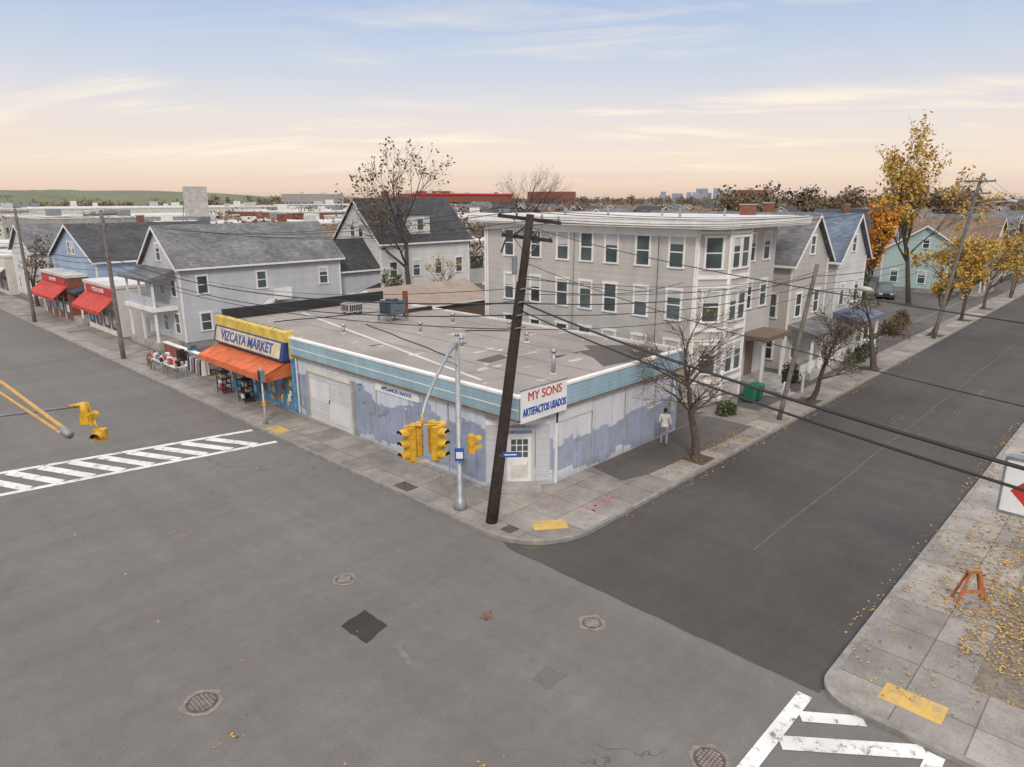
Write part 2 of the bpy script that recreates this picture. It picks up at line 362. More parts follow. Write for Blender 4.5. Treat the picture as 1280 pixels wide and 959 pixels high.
b=MB(); b.face([(p[0]+.02,p[1]+.02,.13) for p in path1]+[(400,17.6,.13),(20.5,17.6,.13),(18.9,19.0,.13),(18.9,420,.13)],'concrete_walk'); b.build('sidewalk')
b=MB(); b.face([(p[0]+.02,p[1]-.02,.13) for p in path2]+[(17.9,-60,.13),(17.9,1.9,.13),(400,1.9,.13)],'concrete_walk'); b.build('sidewalk')
sheet('yard',18.85,400,17.55,420,.126,'yard'); sheet('yard',17.85,400,-60,1.95,.126,'leaf_litter')
b=MB(); b.face([(22.6,15.3,.134),(24,14.9,.134),(27,14.75,.134),(30,14.5,.134),(33.2,14.6,.134),(33.2,17.15,.134),(23.0,17.15,.134)],'asphalt_walk'); b.build('sidewalk_asphalt')
sheet('sidewalk_asphalt',36,400,15.6,17.5,.134,'asphalt_walk')
for x in (27.1,39.9,50.7,67.5,78,88): sheet('tree_pit',x-.6,x+.6,13.75,14.95,.1385,'soil')
sheet('driveway',30.05,32.9,17.2,44,.134,'asphalt_walk'); sheet('driveway',62,96.8,17.6,34,.134,'asphalt_walk'); sheet('driveway',18.9,32,42.2,54.5,.134,'asphalt_walk')
def seg(b,p,q,w,z=.012,mat='paint_white'):
    p=Vector(p);q=Vector(q);d=(q-p).normalized();n=Vector((-d.y,d.x))*w/2
    b.face([(p.x-n.x,p.y-n.y,z),(q.x-n.x,q.y-n.y,z),(q.x+n.x,q.y+n.y,z),(p.x+n.x,p.y+n.y,z)],mat)
b=MB(); seg(b,(1.5,33.2),(15.25,30.5),.3,.014); seg(b,(1.5,36.2),(15.25,33.0),.3,.014)
for i in range(12):
    x=1.9+i*1.12; yl=33.2-(x+1.2-1.5)*.196+.15; yu=36.2-(x-1.5)*.233-.15
    if x+1.3<15.4: seg(b,(x,yu),(x+1.25,yl),.46)
b.build('crosswalk')
b=MB(); seg(b,(1.5,4.72),(15.1,4.72),.34,.014); seg(b,(1.5,1.95),(15.15,1.95),.34,.014)
for i in range(9):
    x=13.7-i*1.35; seg(b,(x-.5,4.52),(x+1.4,2.14),.42)
seg(b,(14.3,4.52),(15.15,3.4),.34)
b.build('crosswalk')
b=MB()
for i in range(22): seg(b,(21+i*2.2,8.8+.03*math.sin(i*1.3)),(21+i*2.2+2.2,8.8+.03*math.sin(i*1.3+1.3)),.05,.0085,'seam_line')
b.build('road_seam')
def manhole(x,y,r,rim=.25):
    g=MB(); n=28
    g.face([(x+(r+rim*(.8+.3*math.sin(i*1.1)))*math.cos(2*math.pi*i/n),y+(r+rim*(.8+.3*math.cos(i*.9)))*math.sin(2*math.pi*i/n),.009) for i in range(n)],'ironrim')
    g.tube([(x,y,.0),(x,y,.014)],[r,r],'iron',n)
    for i in range(-3,4):
        for j in range(-3,4):
            if i*i+j*j<11: g.box(x+i*r*.24-.03,x+i*r*.24+.03,y+j*r*.24-.03,y+j*r*.24+.03,.0145,.02,'ironrim')
    g.build('manhole_cover')
manhole(10.4,17.2,.27,.12); manhole(13.9,10.2,.27,.15); manhole(5.0,14.9,.36,.14); manhole(11.7,5.4,.34,.12)
def blob(name,pts,mat,z=.008,k=5,j=.035):
    o=[]
    for i in range(len(pts)):
        a=Vector(pts[i]);c=Vector(pts[(i+1)%len(pts)])
        for q in range(k): p=a.lerp(c,q/k); o.append((p.x+R.uniform(-j,j),p.y+R.uniform(-j,j),z))
    b=MB(); b.face(o,mat); b.build(name)
blob('asphalt_patch',[(9.0,14.0),(9.9,14.25),(9.85,15.35),(8.95,15.15)],'asphalt_patch')
blob('asphalt_patch',[(11.0,9.3),(11.7,9.3),(11.6,9.9),(11.0,9.8)],'asphalt_patch_faint')
blob('asphalt_patch',[(9.2,12.5),(9.35,12.45),(9.6,13.3),(9.45,13.4)],'tar_line',.0082,3,.015)
blob('asphalt_patch',[(22,5.6),(27,5.5),(27,6.3),(22,6.3)],'asphalt_new',.0082,8,.05)
def tact(x,y,w,l,rot):
    b=MB(); c,s=math.cos(rot),math.sin(rot)
    def q(a,d,z): return (x+a*c-d*s,y+a*s+d*c,z)
    b.hexa([q(-w,-l,.13),q(w,-l,.13),q(w,l,.13),q(-w,l,.13),q(-w,-l,.138),q(w,-l,.138),q(w,l,.138),q(-w,l,.138)],'paint_yellow')
    for i in range(9):
        for j in range(5):
            a=-w+w*2*(i+.5)/9; d=-l+2*l*(j+.5)/5; b.tube([q(a,d,.138),q(a,d,.144)],.022,'paint_yellow',6)
    b.build('tactile_paving')
tact(17.5,14.85,.62,.36,math.radians(-38)); tact(16.4,2.75,.36,.66,0.0); tact(16.05,31.8,.36,.62,0)
b=MB()
for i in range(12):
    x=20+R.uniform(-.8,.8);y=14.5+R.uniform(-.3,.3); seg(b,(x,y),(x+R.uniform(-.4,.4),y+R.uniform(-.4,.4)),.06,.1345,'pink_paint')
for i in range(5):
    x=18.9+R.uniform(-.3,.3);y=15.8+R.uniform(-.3,.3); seg(b,(x,y),(x+R.uniform(-.3,.3),y+R.uniform(-.3,.3)),.035,.1345,'pink_paint')
b.build('utility_paint_marks')
b=MB(); b.box(15.75,16.35,20.9,21.8,.131,.137,'iron'); b.build('sidewalk_grate')
b=MB(); b.box(16.0,16.5,15.4,15.9,.131,.137,'iron'); b.build('sidewalk_grate')
b=MB()
for i in range(14):
    x=12.15+R.gauss(0,.12);y=12.5+R.gauss(0,.1);s=R.uniform(.03,.08); b.face([(x-s,y,.02),(x,y-s*.6,.05),(x+s,y,.02),(x,y+s*.6,.06)],'rust')
b.build('leaf_debris')
# ---------------------------------------------------------------- corner shop
g=G('corner_store'); W=g.p('walls')
XF,YF=18.3,17.2; zc=3.35
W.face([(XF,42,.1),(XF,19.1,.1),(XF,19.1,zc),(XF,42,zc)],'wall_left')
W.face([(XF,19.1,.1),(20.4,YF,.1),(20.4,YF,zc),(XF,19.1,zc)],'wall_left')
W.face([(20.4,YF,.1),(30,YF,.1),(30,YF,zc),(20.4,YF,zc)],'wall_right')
W.face([(30,YF,.1),(30,42,.1),(30,42,4.2),(30,YF,4.2)],'foundation'); W.face([(30,42,.1),(XF,42,.1),(XF,42,4.2),(30,42,4.2)],'brick')
S=g.p('soffit'); S.box(XF-.25,30.1,YF-.25,42,zc+.001,zc+.10,'wood_step')
F=g.p('fascia')
F.box(XF-.32,XF-.05,YF-.32,33.6,zc+.14,4.33,'fascia_blue'); F.box(XF-.05,30.1,YF-.32,YF-.05,zc+.14,4.33,'fascia_blue')
F.box(XF-.36,XF-.1,YF-.36,33.6,4.331,4.42,'trim_white'); F.box(XF-.1,30.15,YF-.36,YF-.1,4.331,4.42,'trim_white')
F.box(XF-.30,XF-.06,YF-.30,33.6,zc+.101,zc+.139,'wood_step'); F.box(XF-.06,30.1,YF-.30,YF-.06,zc+.101,zc+.139,'wood_step')
F.box(XF-.335,XF-.321,YF-.33,33.6,3.86,3.90,'trim_white')
Rf=g.p('roof_deck'); Rf.face([(XF-.09,YF-.09,4.28),(30,YF-.09,4.28),(30,42,4.28),(XF-.09,42,4.28)],'roof_gravel')
Rf.box(29.9,30.12,YF-.03,42,4.1,4.38,'trim_cream'); Rf.box(XF-.03,30.15,41.85,42.1,4.1,4.95,'black_trim'); Rf.box(26.5,29.89,36,36.2,4.281,4.5,'black_trim')
for i in range(9):
    x=R.uniform(19.5,27);y=R.uniform(19,29); Rf.face([(x,y,4.284),(x+R.uniform(.3,.9),y+.1,4.284),(x+R.uniform(.3,.8),y+R.uniform(.1,.4),4.284),(x-.1,y+R.uniform(.2,.4),4.284)],'roof_pale' if i%2 else 'asphalt_patch')
pp=[(24.5,17.8),(27,17.5),(29.2,17.6),(29.5,19.6),(28.6,20.2),(27.6,21.3),(26.9,20.4),(26.2,20.6),(25.6,19.2)]
Rf.face([(x,y,4.288) for x,y in pp],'asphalt_walk')
Rf.face([(21.5,22,4.288),(22.9,22.1,4.288),(23.1,22.9,4.288),(21.4,22.8,4.288)],'asphalt_walk')
for k in range(1,5): Rf.face([(18.6+k*2.4,17.4,4.2865),(18.66+k*2.4,17.4,4.2865),(18.66+k*2.4,41.8,4.2865),(18.6+k*2.4,41.8,4.2865)],'tar_line')
Rf.face([(19.0,20,4.287),(19.2,20,4.287),(23.2,41,4.287),(23.0,41,4.287)],'roof_pale')
Tn=(0,1);NL=(-1,0)
D=g.p('doors'); o=(XF,0)
D.obox(o,Tn,NL,28.3,32.3,.12,2.75,.0,.06,'siding_lgrey'); D.obox(o,Tn,NL,28.15,28.3,.12,2.9,.0,.1,'concrete_plain');D.obox(o,Tn,NL,32.3,32.45,.12,2.9,.0,.1,'concrete_plain');D.obox(o,Tn,NL,28.3,32.3,2.75,3.0,.0,.16,'trim_cream')
for i in range(17): D.obox(o,Tn,NL,28.32,32.28,.2+i*.15,.235+i*.15,.06,.075,'trim_cream')
for k,(y0,y1,z0,z1) in enumerate([(28.5,30.4,.4,1.5),(30.3,32.1,1.3,2.4)]): D.obox(o,Tn,NL,y0,y1,z0,z1,.0755,.079,'siding_white')
for y in (21.2,23.8,26.3): D.obox(o,Tn,NL,y-.03,y+.03,.12,3.3,.0,.03,'concrete_plain')
L=math.hypot(2.1,1.9); t=(2.1/L,-1.9/L); n=(-1.9/L,-2.1/L); oc=(XF,19.1)
D.obox(oc,t,n,.95,1.95,.3,2.35,.0,.05,'trim_white'); D.obox(oc,t,n,.83,.95,.3,2.5,.0,.09,'siding_lgrey'); D.obox(oc,t,n,1.95,2.07,.3,2.5,.0,.09,'siding_lgrey'); D.obox(oc,t,n,.83,2.07,2.5,2.62,.0,.09,'siding_lgrey')
for i in range(3):
    for j in range(3): D.obox(oc,t,n,1.12+i*.24,1.32+i*.24,1.35+j*.27,1.58+j*.27,.05,.056,'glass_dark')
D.obox(oc,t,n,1.1,1.8,.45,1.15,.05,.06,'trim_cream'); D.obox(oc,t,n,.6,2.3,.12,.3,.0,.8,'concrete_plain')
D.obox(oc,t,n,2.12,2.7,.3,3.3,.0,.03,'siding_lgrey'); D.obox(oc,t,n,.1,.75,.3,3.3,.0,.03,'siding_lgrey'); D.obox(oc,t,n,1.15,1.75,1.02,1.3,.057,.07,'sign_white')
D.obox(oc,t,n,.1,2.7,2.75,2.95,.0,.05,'trim_white')
D.obox((0,YF),(1,0),(0,-1),20.45,22.9,2.75,3.25,.0,.06,'siding_white')
for x in (22.95,25.4,27.9): D.obox((0,YF),(1,0),(0,-1),x-.03,x+.03,.12,3.3,.0,.03,'concrete_plain')
D.obox((0,YF),(1,0),(0,-1),20.5,20.62,.12,3.3,.0,.06,'trim_white')
g.p('wall_lights').tube([(XF-.05,27.4,2.9),(XF-.3,27.4,2.95),(XF-.35,27.4,2.85)],[.03,.05,.09],'steel_grey',8); g.p('electric_meter').obox((0,YF),(1,0),(0,-1),29.2,29.5,1.3,1.8,.0,.15,'ac_grey'); g.p('electric_meter').tube([(29.35,YF-.06,1.8),(29.35,YF-.06,3.4)],.03,'galv',6)
g.p('downpipe').tube([(XF-.1,33.4,3.4),(XF-.1,33.4,.2)],.05,'trim_cream',8)
Sg=g.p('sign_boards'); Sg.box(18.05,20.7,YF-.42,YF-.365,3.36,4.62,'sign_white'); Sg.box(18.0,20.75,YF-.43,YF-.36,4.62,4.66,'steel_grey')
g.text('MY SONS',.50,(19.38,YF-.43,4.33),(math.pi/2,0,0),'sign_red','sign_text',.95,.0)
g.text('ARTEFACTOS USADOS',.42,(19.38,YF-.43,3.74),(math.pi/2,0,0),'sign_blue','sign_text_lower',.585,.010)
Sg.obox(o,Tn,NL,23.1,26.3,2.85,3.25,.0,.06,'sign_white'); g.text('APPLIANCES USADOS',.24,(XF-.07,24.7,3.05),(math.pi/2,0,-math.pi/2),'sign_blue','sign_text_side',.95,.0)
gr=g.p('graffiti')
for k in range(5):
    y=27.2-k*.42; pts=[(XF-.008,y+.28*math.sin(a*1.9+k),1.75+.3*math.cos(a*1.3+k*2)+.08*R.random()) for a in range(6)]
    gr.tube(pts,.014,'graffiti_paint',4)
gr2=[(27.2+.09*i,YF-.008,2.0+.12*math.sin(i*1.7)) for i in range(10)]; gr.tube(gr2,.014,'graffiti_paint',4)
Sg.box(XF-.5,XF-.04,33.62,42.1,4.1,4.62,'sign_yellow'); Sg.hexa([(XF-.72,33.7,3.1),(XF-.05,33.7,3.1),(XF-.05,42.05,3.1),(XF-.72,42.05,3.1),(XF-.5,33.7,4.099),(XF-.05,33.7,4.099),(XF-.05,42.05,4.099),(XF-.5,42.05,4.099)],'sign_navy')
Sg.hexa([(XF-.745,34.0,3.2),(XF-.72,34.0,3.2),(XF-.72,41.75,3.2),(XF-.745,41.75,3.2),(XF-.56,34.0,4.02),(XF-.535,34.0,4.02),(XF-.535,41.75,4.02),(XF-.56,41.75,4.02)],'sign_peach')
Sg.box(XF-.35,XF-.05,33.5,33.618,3.2,4.7,'sign_yellow'); Sg.box(XF-.3,XF-.05,33.52,33.6,.12,3.2,'poster_blue')
g.text('VIZCAYA MARKET',.80,(XF-.665,37.9,3.6),(math.radians(77),0,-math.pi/2),'sign_blue','sign_text_market',.95,.015)
for i in range(6): Sg.tube([(XF-.06,34.5+i*1.4,4.62),(XF-.6,34.5+i*1.4,4.85),(XF-.75,34.5+i*1.4,4.75)],.015,'black_trim',5)
A=g.p('awning')
A.hexa([(XF-1.75,33.9,2.45),(XF-1.7,33.9,2.43),(XF-.0,33.9,3.06),(XF-.0,33.9,3.1),(XF-1.75,42,2.45),(XF-1.7,42,2.43),(XF-.0,42,3.06),(XF-.0,42,3.1)],'awning_orange')
A.face([(XF-1.75,33.9,2.45),(XF,33.9,3.1),(XF,33.9,2.2),(XF-1.75,33.9,2.1)],'awning_orange'); A.face([(XF-1.75,42,2.45),(XF,42,3.1),(XF,42,2.2),(XF-1.75,42,2.1)],'awning_orange')
for i in range(27):
    y0=33.9+i*.3; A.face([(XF-1.755,y0,2.45),(XF-1.755,y0+.3,2.45),(XF-1.76,y0+.3,2.14),(XF-1.76,y0+.15,2.08),(XF-1.76,y0,2.14)],'awning_orange')
    if i%3==0: A.hexa([(XF-1.765,y0,2.46),(XF-1.74,y0,2.43),(XF-.01,y0,3.09),(XF-.01,y0,3.125),(XF-1.765,y0+.03,2.46),(XF-1.74,y0+.03,2.43),(XF-.01,y0+.03,3.09),(XF-.01,y0+.03,3.125)],'awning_orange')
for i in range(8):
    y0=34.1+i*1.0; D.obox(o,Tn,NL,y0,y0+.9,.75,2.1,.0,.02,['glass_dark','poster_blue','poster_mix','glass_dark','poster_blue','glass_dark','poster_mix','glass_dark'][i]); D.obox(o,Tn,NL,y0-.06,y0,.3,2.3,.0,.05,'poster_blue')
    for q in range(5):
        a=y0+R.uniform(.02,.5);z=R.uniform(.3,1.6); D.obox(o,Tn,NL,a,a+R.uniform(.2,.38),z,z+R.uniform(.2,.5),.02+.0105*q,.03+.0105*q,R.choice(['sign_white','sign_yellow','sign_red','poster_mix','poster_blue','sign_white','awning_orange']))
D.obox(o,Tn,NL,33.7,42,.12,.72,.0,.018,'poster_blue')
g.done()
g=G('rooftop_air_conditioner'); b=g.p('cabinet'); b.box(24.6,25.7,37.9,38.8,4.45,4.98,'ac_grey'); b.box(24.7,25.6,38.0,38.7,4.98,5.03,'steel_grey')
for i in range(5): b.box(24.59,24.6,37.98+i*.16,38.08+i*.16,4.52,4.9,'dark_int')
for i in range(6): b.box(24.68+i*.16,24.78+i*.16,37.885,37.9,4.52,4.9,'dark_int')
for x,y in ((24.7,38),(25.5,38),(24.7,38.6),(25.5,38.6)): g.p('legs').box(x,x+.1,y,y+.1,4.281,4.45,'black_trim')
g.done()
g=G('rooftop_condenser'); b=g.p('cabinet'); b.box(24.9,26.0,33.9,35.0,4.7,5.5,'hvac_blue'); b.tube([(25.45,34.45,5.5),(25.45,34.45,5.58)],.4,'dark_int',16); b.tube([(25.45,34.45,5.58),(25.45,34.45,5.6)],.08,'ac_grey',8)
for i in range(6): b.box(24.885,24.9,33.95,34.95,4.78+i*.11,4.84+i*.11,'dark_int'); b.box(24.95,25.95,33.885,33.9,4.78+i*.11,4.84+i*.11,'steel_grey')
for x in (24.8,26.0): g.p('stand').box(x,x+.08,33.8,35.1,4.62,4.7,'steel_grey')
for x,y in ((24.8,33.8),(26,33.8),(24.8,35),(26,35)): g.p('stand').box(x,x+.08,y,y+.08,4.281,4.62,'steel_grey')
g.p('flue').box(26.7,26.95,34.8,35.05,4.281,5.9,'rust')
g.done()
for x,y,h in ((22.0,18.6,.95),(27.3,31,.5),(23,25.5,.45),(26.2,24,.4),(24,30,.5),(28,27,.4),(21,33,.4)):
    g=G('roof_vent_pipe'); b=g.p('pipe',True); b.tube([(x,y,4.28),(x,y,4.28+h)],.09,'galv',10); b.tube([(x,y,4.28+h),(x,y,4.33+h),(x,y,4.43+h)],[.15,.17,.03],'galv',10); b.tube([(x,y,4.281),(x,y,4.32)],[.22,.12],'roof_pale',10); g.done()
b=MB(); b.tube([(26+.35*i,28.5-2.0*i/6+.15*math.sin(i),4.31) for i in range(6)],.03,'wire_black',5); b.tube([(20+i*1.4,39-.3*i+.1*math.sin(i*2),4.31) for i in range(6)],.03,'wire_black',5); b.tube([(21+.3*i,24+i*1.3+.2*math.sin(i*2),4.31) for i in range(9)],.025,'wire_black',5); b.build('roof_cable')
# ---------------------------------------------------------------- triple decker
g=G('apartment_building'); W=g.p('walls')
AX,AY=33.0,18.3
W.box(AX,42.6,AY,34.0,.7,10.0,'siding_grey'); g.p('foundation').box(AX+.03,42.57,AY+.03,33.97,.0,.7,'foundation')
bay=[(AX+.02,AY-.001),(AX+1.35,AY-1.2),(AX+3.6,AY-1.2),(AX+4.8,AY-.001)]
W.prism(bay,.7,9.999,'siding_grey'); g.p('foundation').prism([(p[0]+.03,p[1]+.03) for p in bay],.0,.7,'foundation')
C=g.p('cornice')
C.box(AX-.8,43.5,AY-1.6,34.7,10.001,10.10,'trim_cream'); C.box(AX-.85,43.55,AY-1.65,34.75,10.101,10.42,'trim_white'); C.box(AX-.89,43.6,AY-1.69,34.79,10.421,10.48,'trim_white')
C.box(AX-.05,AX-.001,AY,34.0,9.55,9.99,'trim_white')
g.p('roof').box(AX-.7,43.4,AY-1.5,34.6,10.481,10.51,'roof_pale')
T=g.p('trim')
T.box(AX-.04,AX-.001,AY,34,.7,.9,'trim_white')
T.box(AX-.06,AX+.12,AY-.06,AY+.1,.7,9.54,'trim_white'); T.box(AX-.06,AX+.1,33.9,34.06,.7,9.54,'trim_white')
for z3 in (8.75,5.95,3.2):
    for y in (19.5,21.6,23.7,25.5,27.3,29.5,31.8):
        window(g,(AX,0),(0,1),(-1,0),y,z3,.85 if y<29 else .78,1.55)
def edge(p,q): L=math.hypot(q[0]-p[0],q[1]-p[1]); t=((q[0]-p[0])/L,(q[1]-p[1])/L); return p,t,(t[1],-t[0]),L
for i in range(3):
    o2,t2,n2,L2=edge(bay[i],bay[i+1])
    for z3 in (8.75,5.95,3.1):
        if i==1: window(g,o2,t2,n2,L2/2-.5,z3,.75,1.55,blind=.2); window(g,o2,t2,n2,L2/2+.5,z3,.75,1.55)
        else: window(g,o2,t2,n2,L2/2,z3,.9,1.55)
        T.obox(o2,t2,n2,.06,L2-.06,z3-1.35,z3-1.15,.0,.08,'trim_white'); T.obox(o2,t2,n2,.06,L2-.06,z3+.98,z3+1.1,.0,.06,'trim_white')
    T.obox(o2,t2,n2,-.02,.12,.7,9.98,.0,.045,'trim_white'); T.obox(o2,t2,n2,L2-.12,L2+.02,.7,9.98,.0,.047,'trim_white')
for z3 in (8.75,5.95):
    for x in (6.3,8.3): window(g,(AX,AY),(1,0),(0,-1),x,z3,.8,1.5)
P=g.p('entry_porch'); P.box(38.6,41.6,AY-1.6,AY-.002,.12,1.0,'concrete_plain')
for i in range(4): P.box(39.4,40.8,AY-1.6-.3*(i+1),AY-1.6-.3*i-.001,.12,.85-.2*i,'concrete_plain')
for x in (38.7,41.4): P.box(x,x+.12,AY-1.55,AY-1.43,1.0,3.5,'trim_white'); P.box(x,x+.12,AY-3.0,AY-2.9,.12,1.3,'trim_white')
P.box(38.4,41.8,AY-1.8,AY-.002,3.5,3.75,'siding_brown'); P.obox((39.6,AY),(1,0),(0,-1),0,1.0,1.0,3.1,.0,.05,'siding_brown')
ch=g.p('chimney'); ch.box(41.5,42.3,19.6,20.3,10.511,11.1,'brick'); ch.box(41.45,42.35,19.55,20.35,11.1,11.17,'concrete_plain')
for x,y in ((34,28),(35,25.5),(36.2,22.5),(34.8,20.5),(38,19.5),(36,31)): g.p('roof_vents').tube([(x,y,10.51),(x,y,10.95)],.06,'galv',6)
ut=g.p('downpipe'); ut.tube([(AX-.1,33.7,9.9),(AX-.1,33.7,.3)],.05,'trim_white',6); ut.tube([(AX-.04,20.6,9.5),(AX-.04,20.55,1)],.015,'wire_black',4); ut.tube([(AX-.04,26.4,9.5),(AX-.04,26.5,1)],.015,'wire_black',4)
g.p('electric_meters').obox((AX,0),(0,1),(-1,0),18.8,19.6,1.2,1.7,.0,.15,'ac_grey')
g.done()
# ---------------------------------------------------------------- other houses
h=house('grey_gable_house',20.9,35.0,55.0,62.2,6.5,9.3,'x','siding_lgrey','shingle_grey',chim=.78,wins=False)
for fl in (2.0,4.9):
    for y in (56.3,58.6,60.9): window(h,(20.9,0),(0,1),(-1,0),y,fl,.85,1.5)
    for x in (22.6,27.5,33.3): window(h,(0,55.0),(1,0),(0,-1),x,fl+(.1 if x<30 else 0),.8,1.3)
window(h,(20.9,0),(0,1),(-1,0),58.6,7.4,.8,1.2)
P=h.p('porch'); P.box(19.1,20.89,56,61.8,.12,.7,'concrete_plain')
for y in (56.2,58.9,61.6): P.box(19.2,19.35,y-.08,y+.08,.7,3.1,'trim_white'); P.box(19.2,19.35,y-.08,y+.08,3.4,5.4,'trim_white')
P.box(19.0,20.89,55.9,61.9,3.1,3.4,'trim_white'); P.box(19.15,19.2,56.2,61.6,3.4,4.2,'siding_lgrey')
P.hexa([(18.8,55.7,5.4),(20.89,55.7,5.4),(20.89,62.1,5.4),(18.8,62.1,5.4),(18.8,55.7,5.6),(20.89,55.7,6.2),(20.89,62.1,6.2),(18.8,62.1,5.6)],'shingle_grey')
h.p('outside_stair').hexa([(24,54.0,.2),(24.3,54.0,.2),(28.2,54.0,3.4),(27.9,54.0,3.4),(24,54.9,.2),(24.3,54.9,.2),(28.2,54.9,3.4),(27.9,54.9,3.4)],'trim_cream'); h.p('outside_stair').box(28,29.6,54.0,54.98,3.3,3.42,'trim_cream'); h.p('outside_stair').box(28,29.6,54.0,54.05,3.42,4.3,'trim_white')
h.done()
h=house('rear_wing_house',35.2,41,56,61,5.2,7.6,'x','siding_lgrey','shingle_dark'); h.done()
h=house('blue_house',20.4,34,73,87,5.8,8.9,'x','siding_blue','shingle_dark',chim=.5,porch='x0'); h.done()
h=house('white_gable_house',40.0,51.4,55.6,63.2,7.5,11.35,'x','siding_white','shingle_dark',chim=.35,porch='x0')
h.p('dormer').box(44,46.5,56.0,58.5,8.0,9.9,'siding_white'); h.p('dormer').box(43.8,46.7,55.8,58.6,9.9,10.0,'shingle_dark'); window(h,(0,56.0),(1,0),(0,-1),45.25,9.0,.8,1.1); h.done()
h=house('gable_house',19.6,34,92,101,5.8,8.5,'x','siding_white','shingle_grey'); h.done()
def shop(name,y0,y1,x0,x1,z,wall,aw,txt):
    g=G(name); W=g.p('walls'); W.box(x0,x1,y0,y1,.1,z,wall); g.p('roof').box(x0-.1,x1+.1,y0-.1,y1+.1,z+.001,z+.25,'trim_cream'); g.p('roof').box(x0+.2,x1-.2,y0+.2,y1-.2,z+.251,z+.27,'roof_pale')
    o=(x0,0);t=(0,1);n=(-1,0)
    k=int((y1-y0)/2)
    for i in range(k):
        s=y0+(y1-y0)*(i+.5)/k; g.p('windows').obox(o,t,n,s-.8,s+.8,.6,2.3,.0,.02,'glass_dark'); g.p('frames').obox(o,t,n,s+.8,s+.9,.1,2.5,.0,.06,'trim_white'); g.p('windows').obox(o,t,n,s-.5,s+.3,.9,1.6,.02,.03,R.choice(['sign_white','poster_mix','sign_red','poster_blue']))
    g.p('awning').hexa([(x0-1.3,y0+.2,2.4),(x0-1.28,y0+.2,2.35),(x0-.002,y0+.2,3.3),(x0-.002,y0+.2,3.45),(x0-1.3,y1-.2,2.4),(x0-1.28,y1-.2,2.35),(x0-.002,y1-.2,3.3),(x0-.002,y1-.2,3.45)],aw)
    g.p('awning').box(x0-1.32,x0-1.3,y0+.2,y1-.2,2.1,2.4,aw)
    g.p('sign').obox(o,t,n,y0+.6,y1-.6,3.5,4.1,.0,.08,aw)
    g.text(txt,.5,(x0-.1,(y0+y1)/2,3.8),(math.pi/2,0,-math.pi/2),'sign_white','sign_text')
    g.done()
shop('red_awning_shop',63.8,71.8,18.9,24,4.2,'siding_white','awning_red','PIZZA & SUBS')
shop('storefront',76,85,18.6,20.35,4.2,'brick','awning_red','LAUNDRY')
shop('storefront',102.5,116,18.9,34,4.6,'trim_cream','trim_cream','MARKET')
shop('storefront',118,134,19.2,34,5.0,'siding_tan','sign_blue','AUTO')
h=house('garage',32.4,42.6,43.6,50.2,3.1,4.3,'x','siding_brown','metal_roof_tan',wins=False,ov=.3); h.p('doors').obox((0,43.6),(1,0),(0,-1),34,37,.12,2.5,.0,.05,'trim_cream'); h.done()
h=house('cottage',44,52,38,45,4.2,6.2,'x','siding_tan','shingle_brown'); h.done()
h=house('grey_gable_house',44.2,50.2,17.8,30,7.6,10.4,'y','siding_grey','shingle_grey',porch='y0'); h.done()
h=house('white_gable_house',51.6,57.4,17.6,29,7.4,10.3,'y','siding_white','shingle_blue',porch='y0',chim=.4); h.done()
h=house('white_gable_house',108,116,31,42,6.6,9.8,'y','siding_white','shingle_dark',chim=.3); h.done()
h=house('aqua_house',98,107,18.6,28,5.2,8.2,'x','siding_aqua','shingle_brown',porch='y0'); h.done()
h=house('tan_house',110,119,18.5,29,5.6,8.8,'y','siding_tan','shingle_brown'); h.done()
h=house('white_gable_house',122,130,18.5,30,5.8,9,'y','siding_white','shingle_grey'); h.done()
for i in range(9):
    x=140+i*14; h=house('gable_house',x,x+8,18.5,29,5.6,8.8,'y',R.choice(['siding_white','siding_tan','siding_blue','siding_lgrey']),R.choice(['shingle_grey','shingle_brown','shingle_dark']),far=True); h.done()
for i in range(14):
    x=66+i*14; h=house('gable_house',x,x+8.5,-9,0.5,5.6,8.8,'y' if i%2 else 'x',R.choice(['siding_white','siding_tan','siding_aqua','siding_lgrey']),R.choice(['shingle_grey','shingle_brown','shingle_brown']),far=True); h.done()
for ix in range(15):
    for iy in range(18):
        x=46+ix*17+R.uniform(-2,2); y=36+iy*15+R.uniform(-2,2)
        if x<56 and y<68: continue
        if 95<x<120 and y<46: continue
        if y>100 and x<130: continue
        if R.random()<.15: continue
        if x>240 and R.random()<.4: continue
        ax=R.choice('xy'); ze=R.choice([4.6,5.4,6.2,6.8])
        h=house('gable_house',x,x+R.uniform(8,11),y,y+R.uniform(7,9),ze,ze+R.uniform(2,3),ax,R.choice(['siding_white','siding_tan','siding_blue','siding_lgrey','siding_white','siding_grey','siding_brown']),R.choice(['shingle_grey','shingle_brown','shingle_dark','shingle_grey']),far=True,wins=(x<130 and y<120)); h.done()
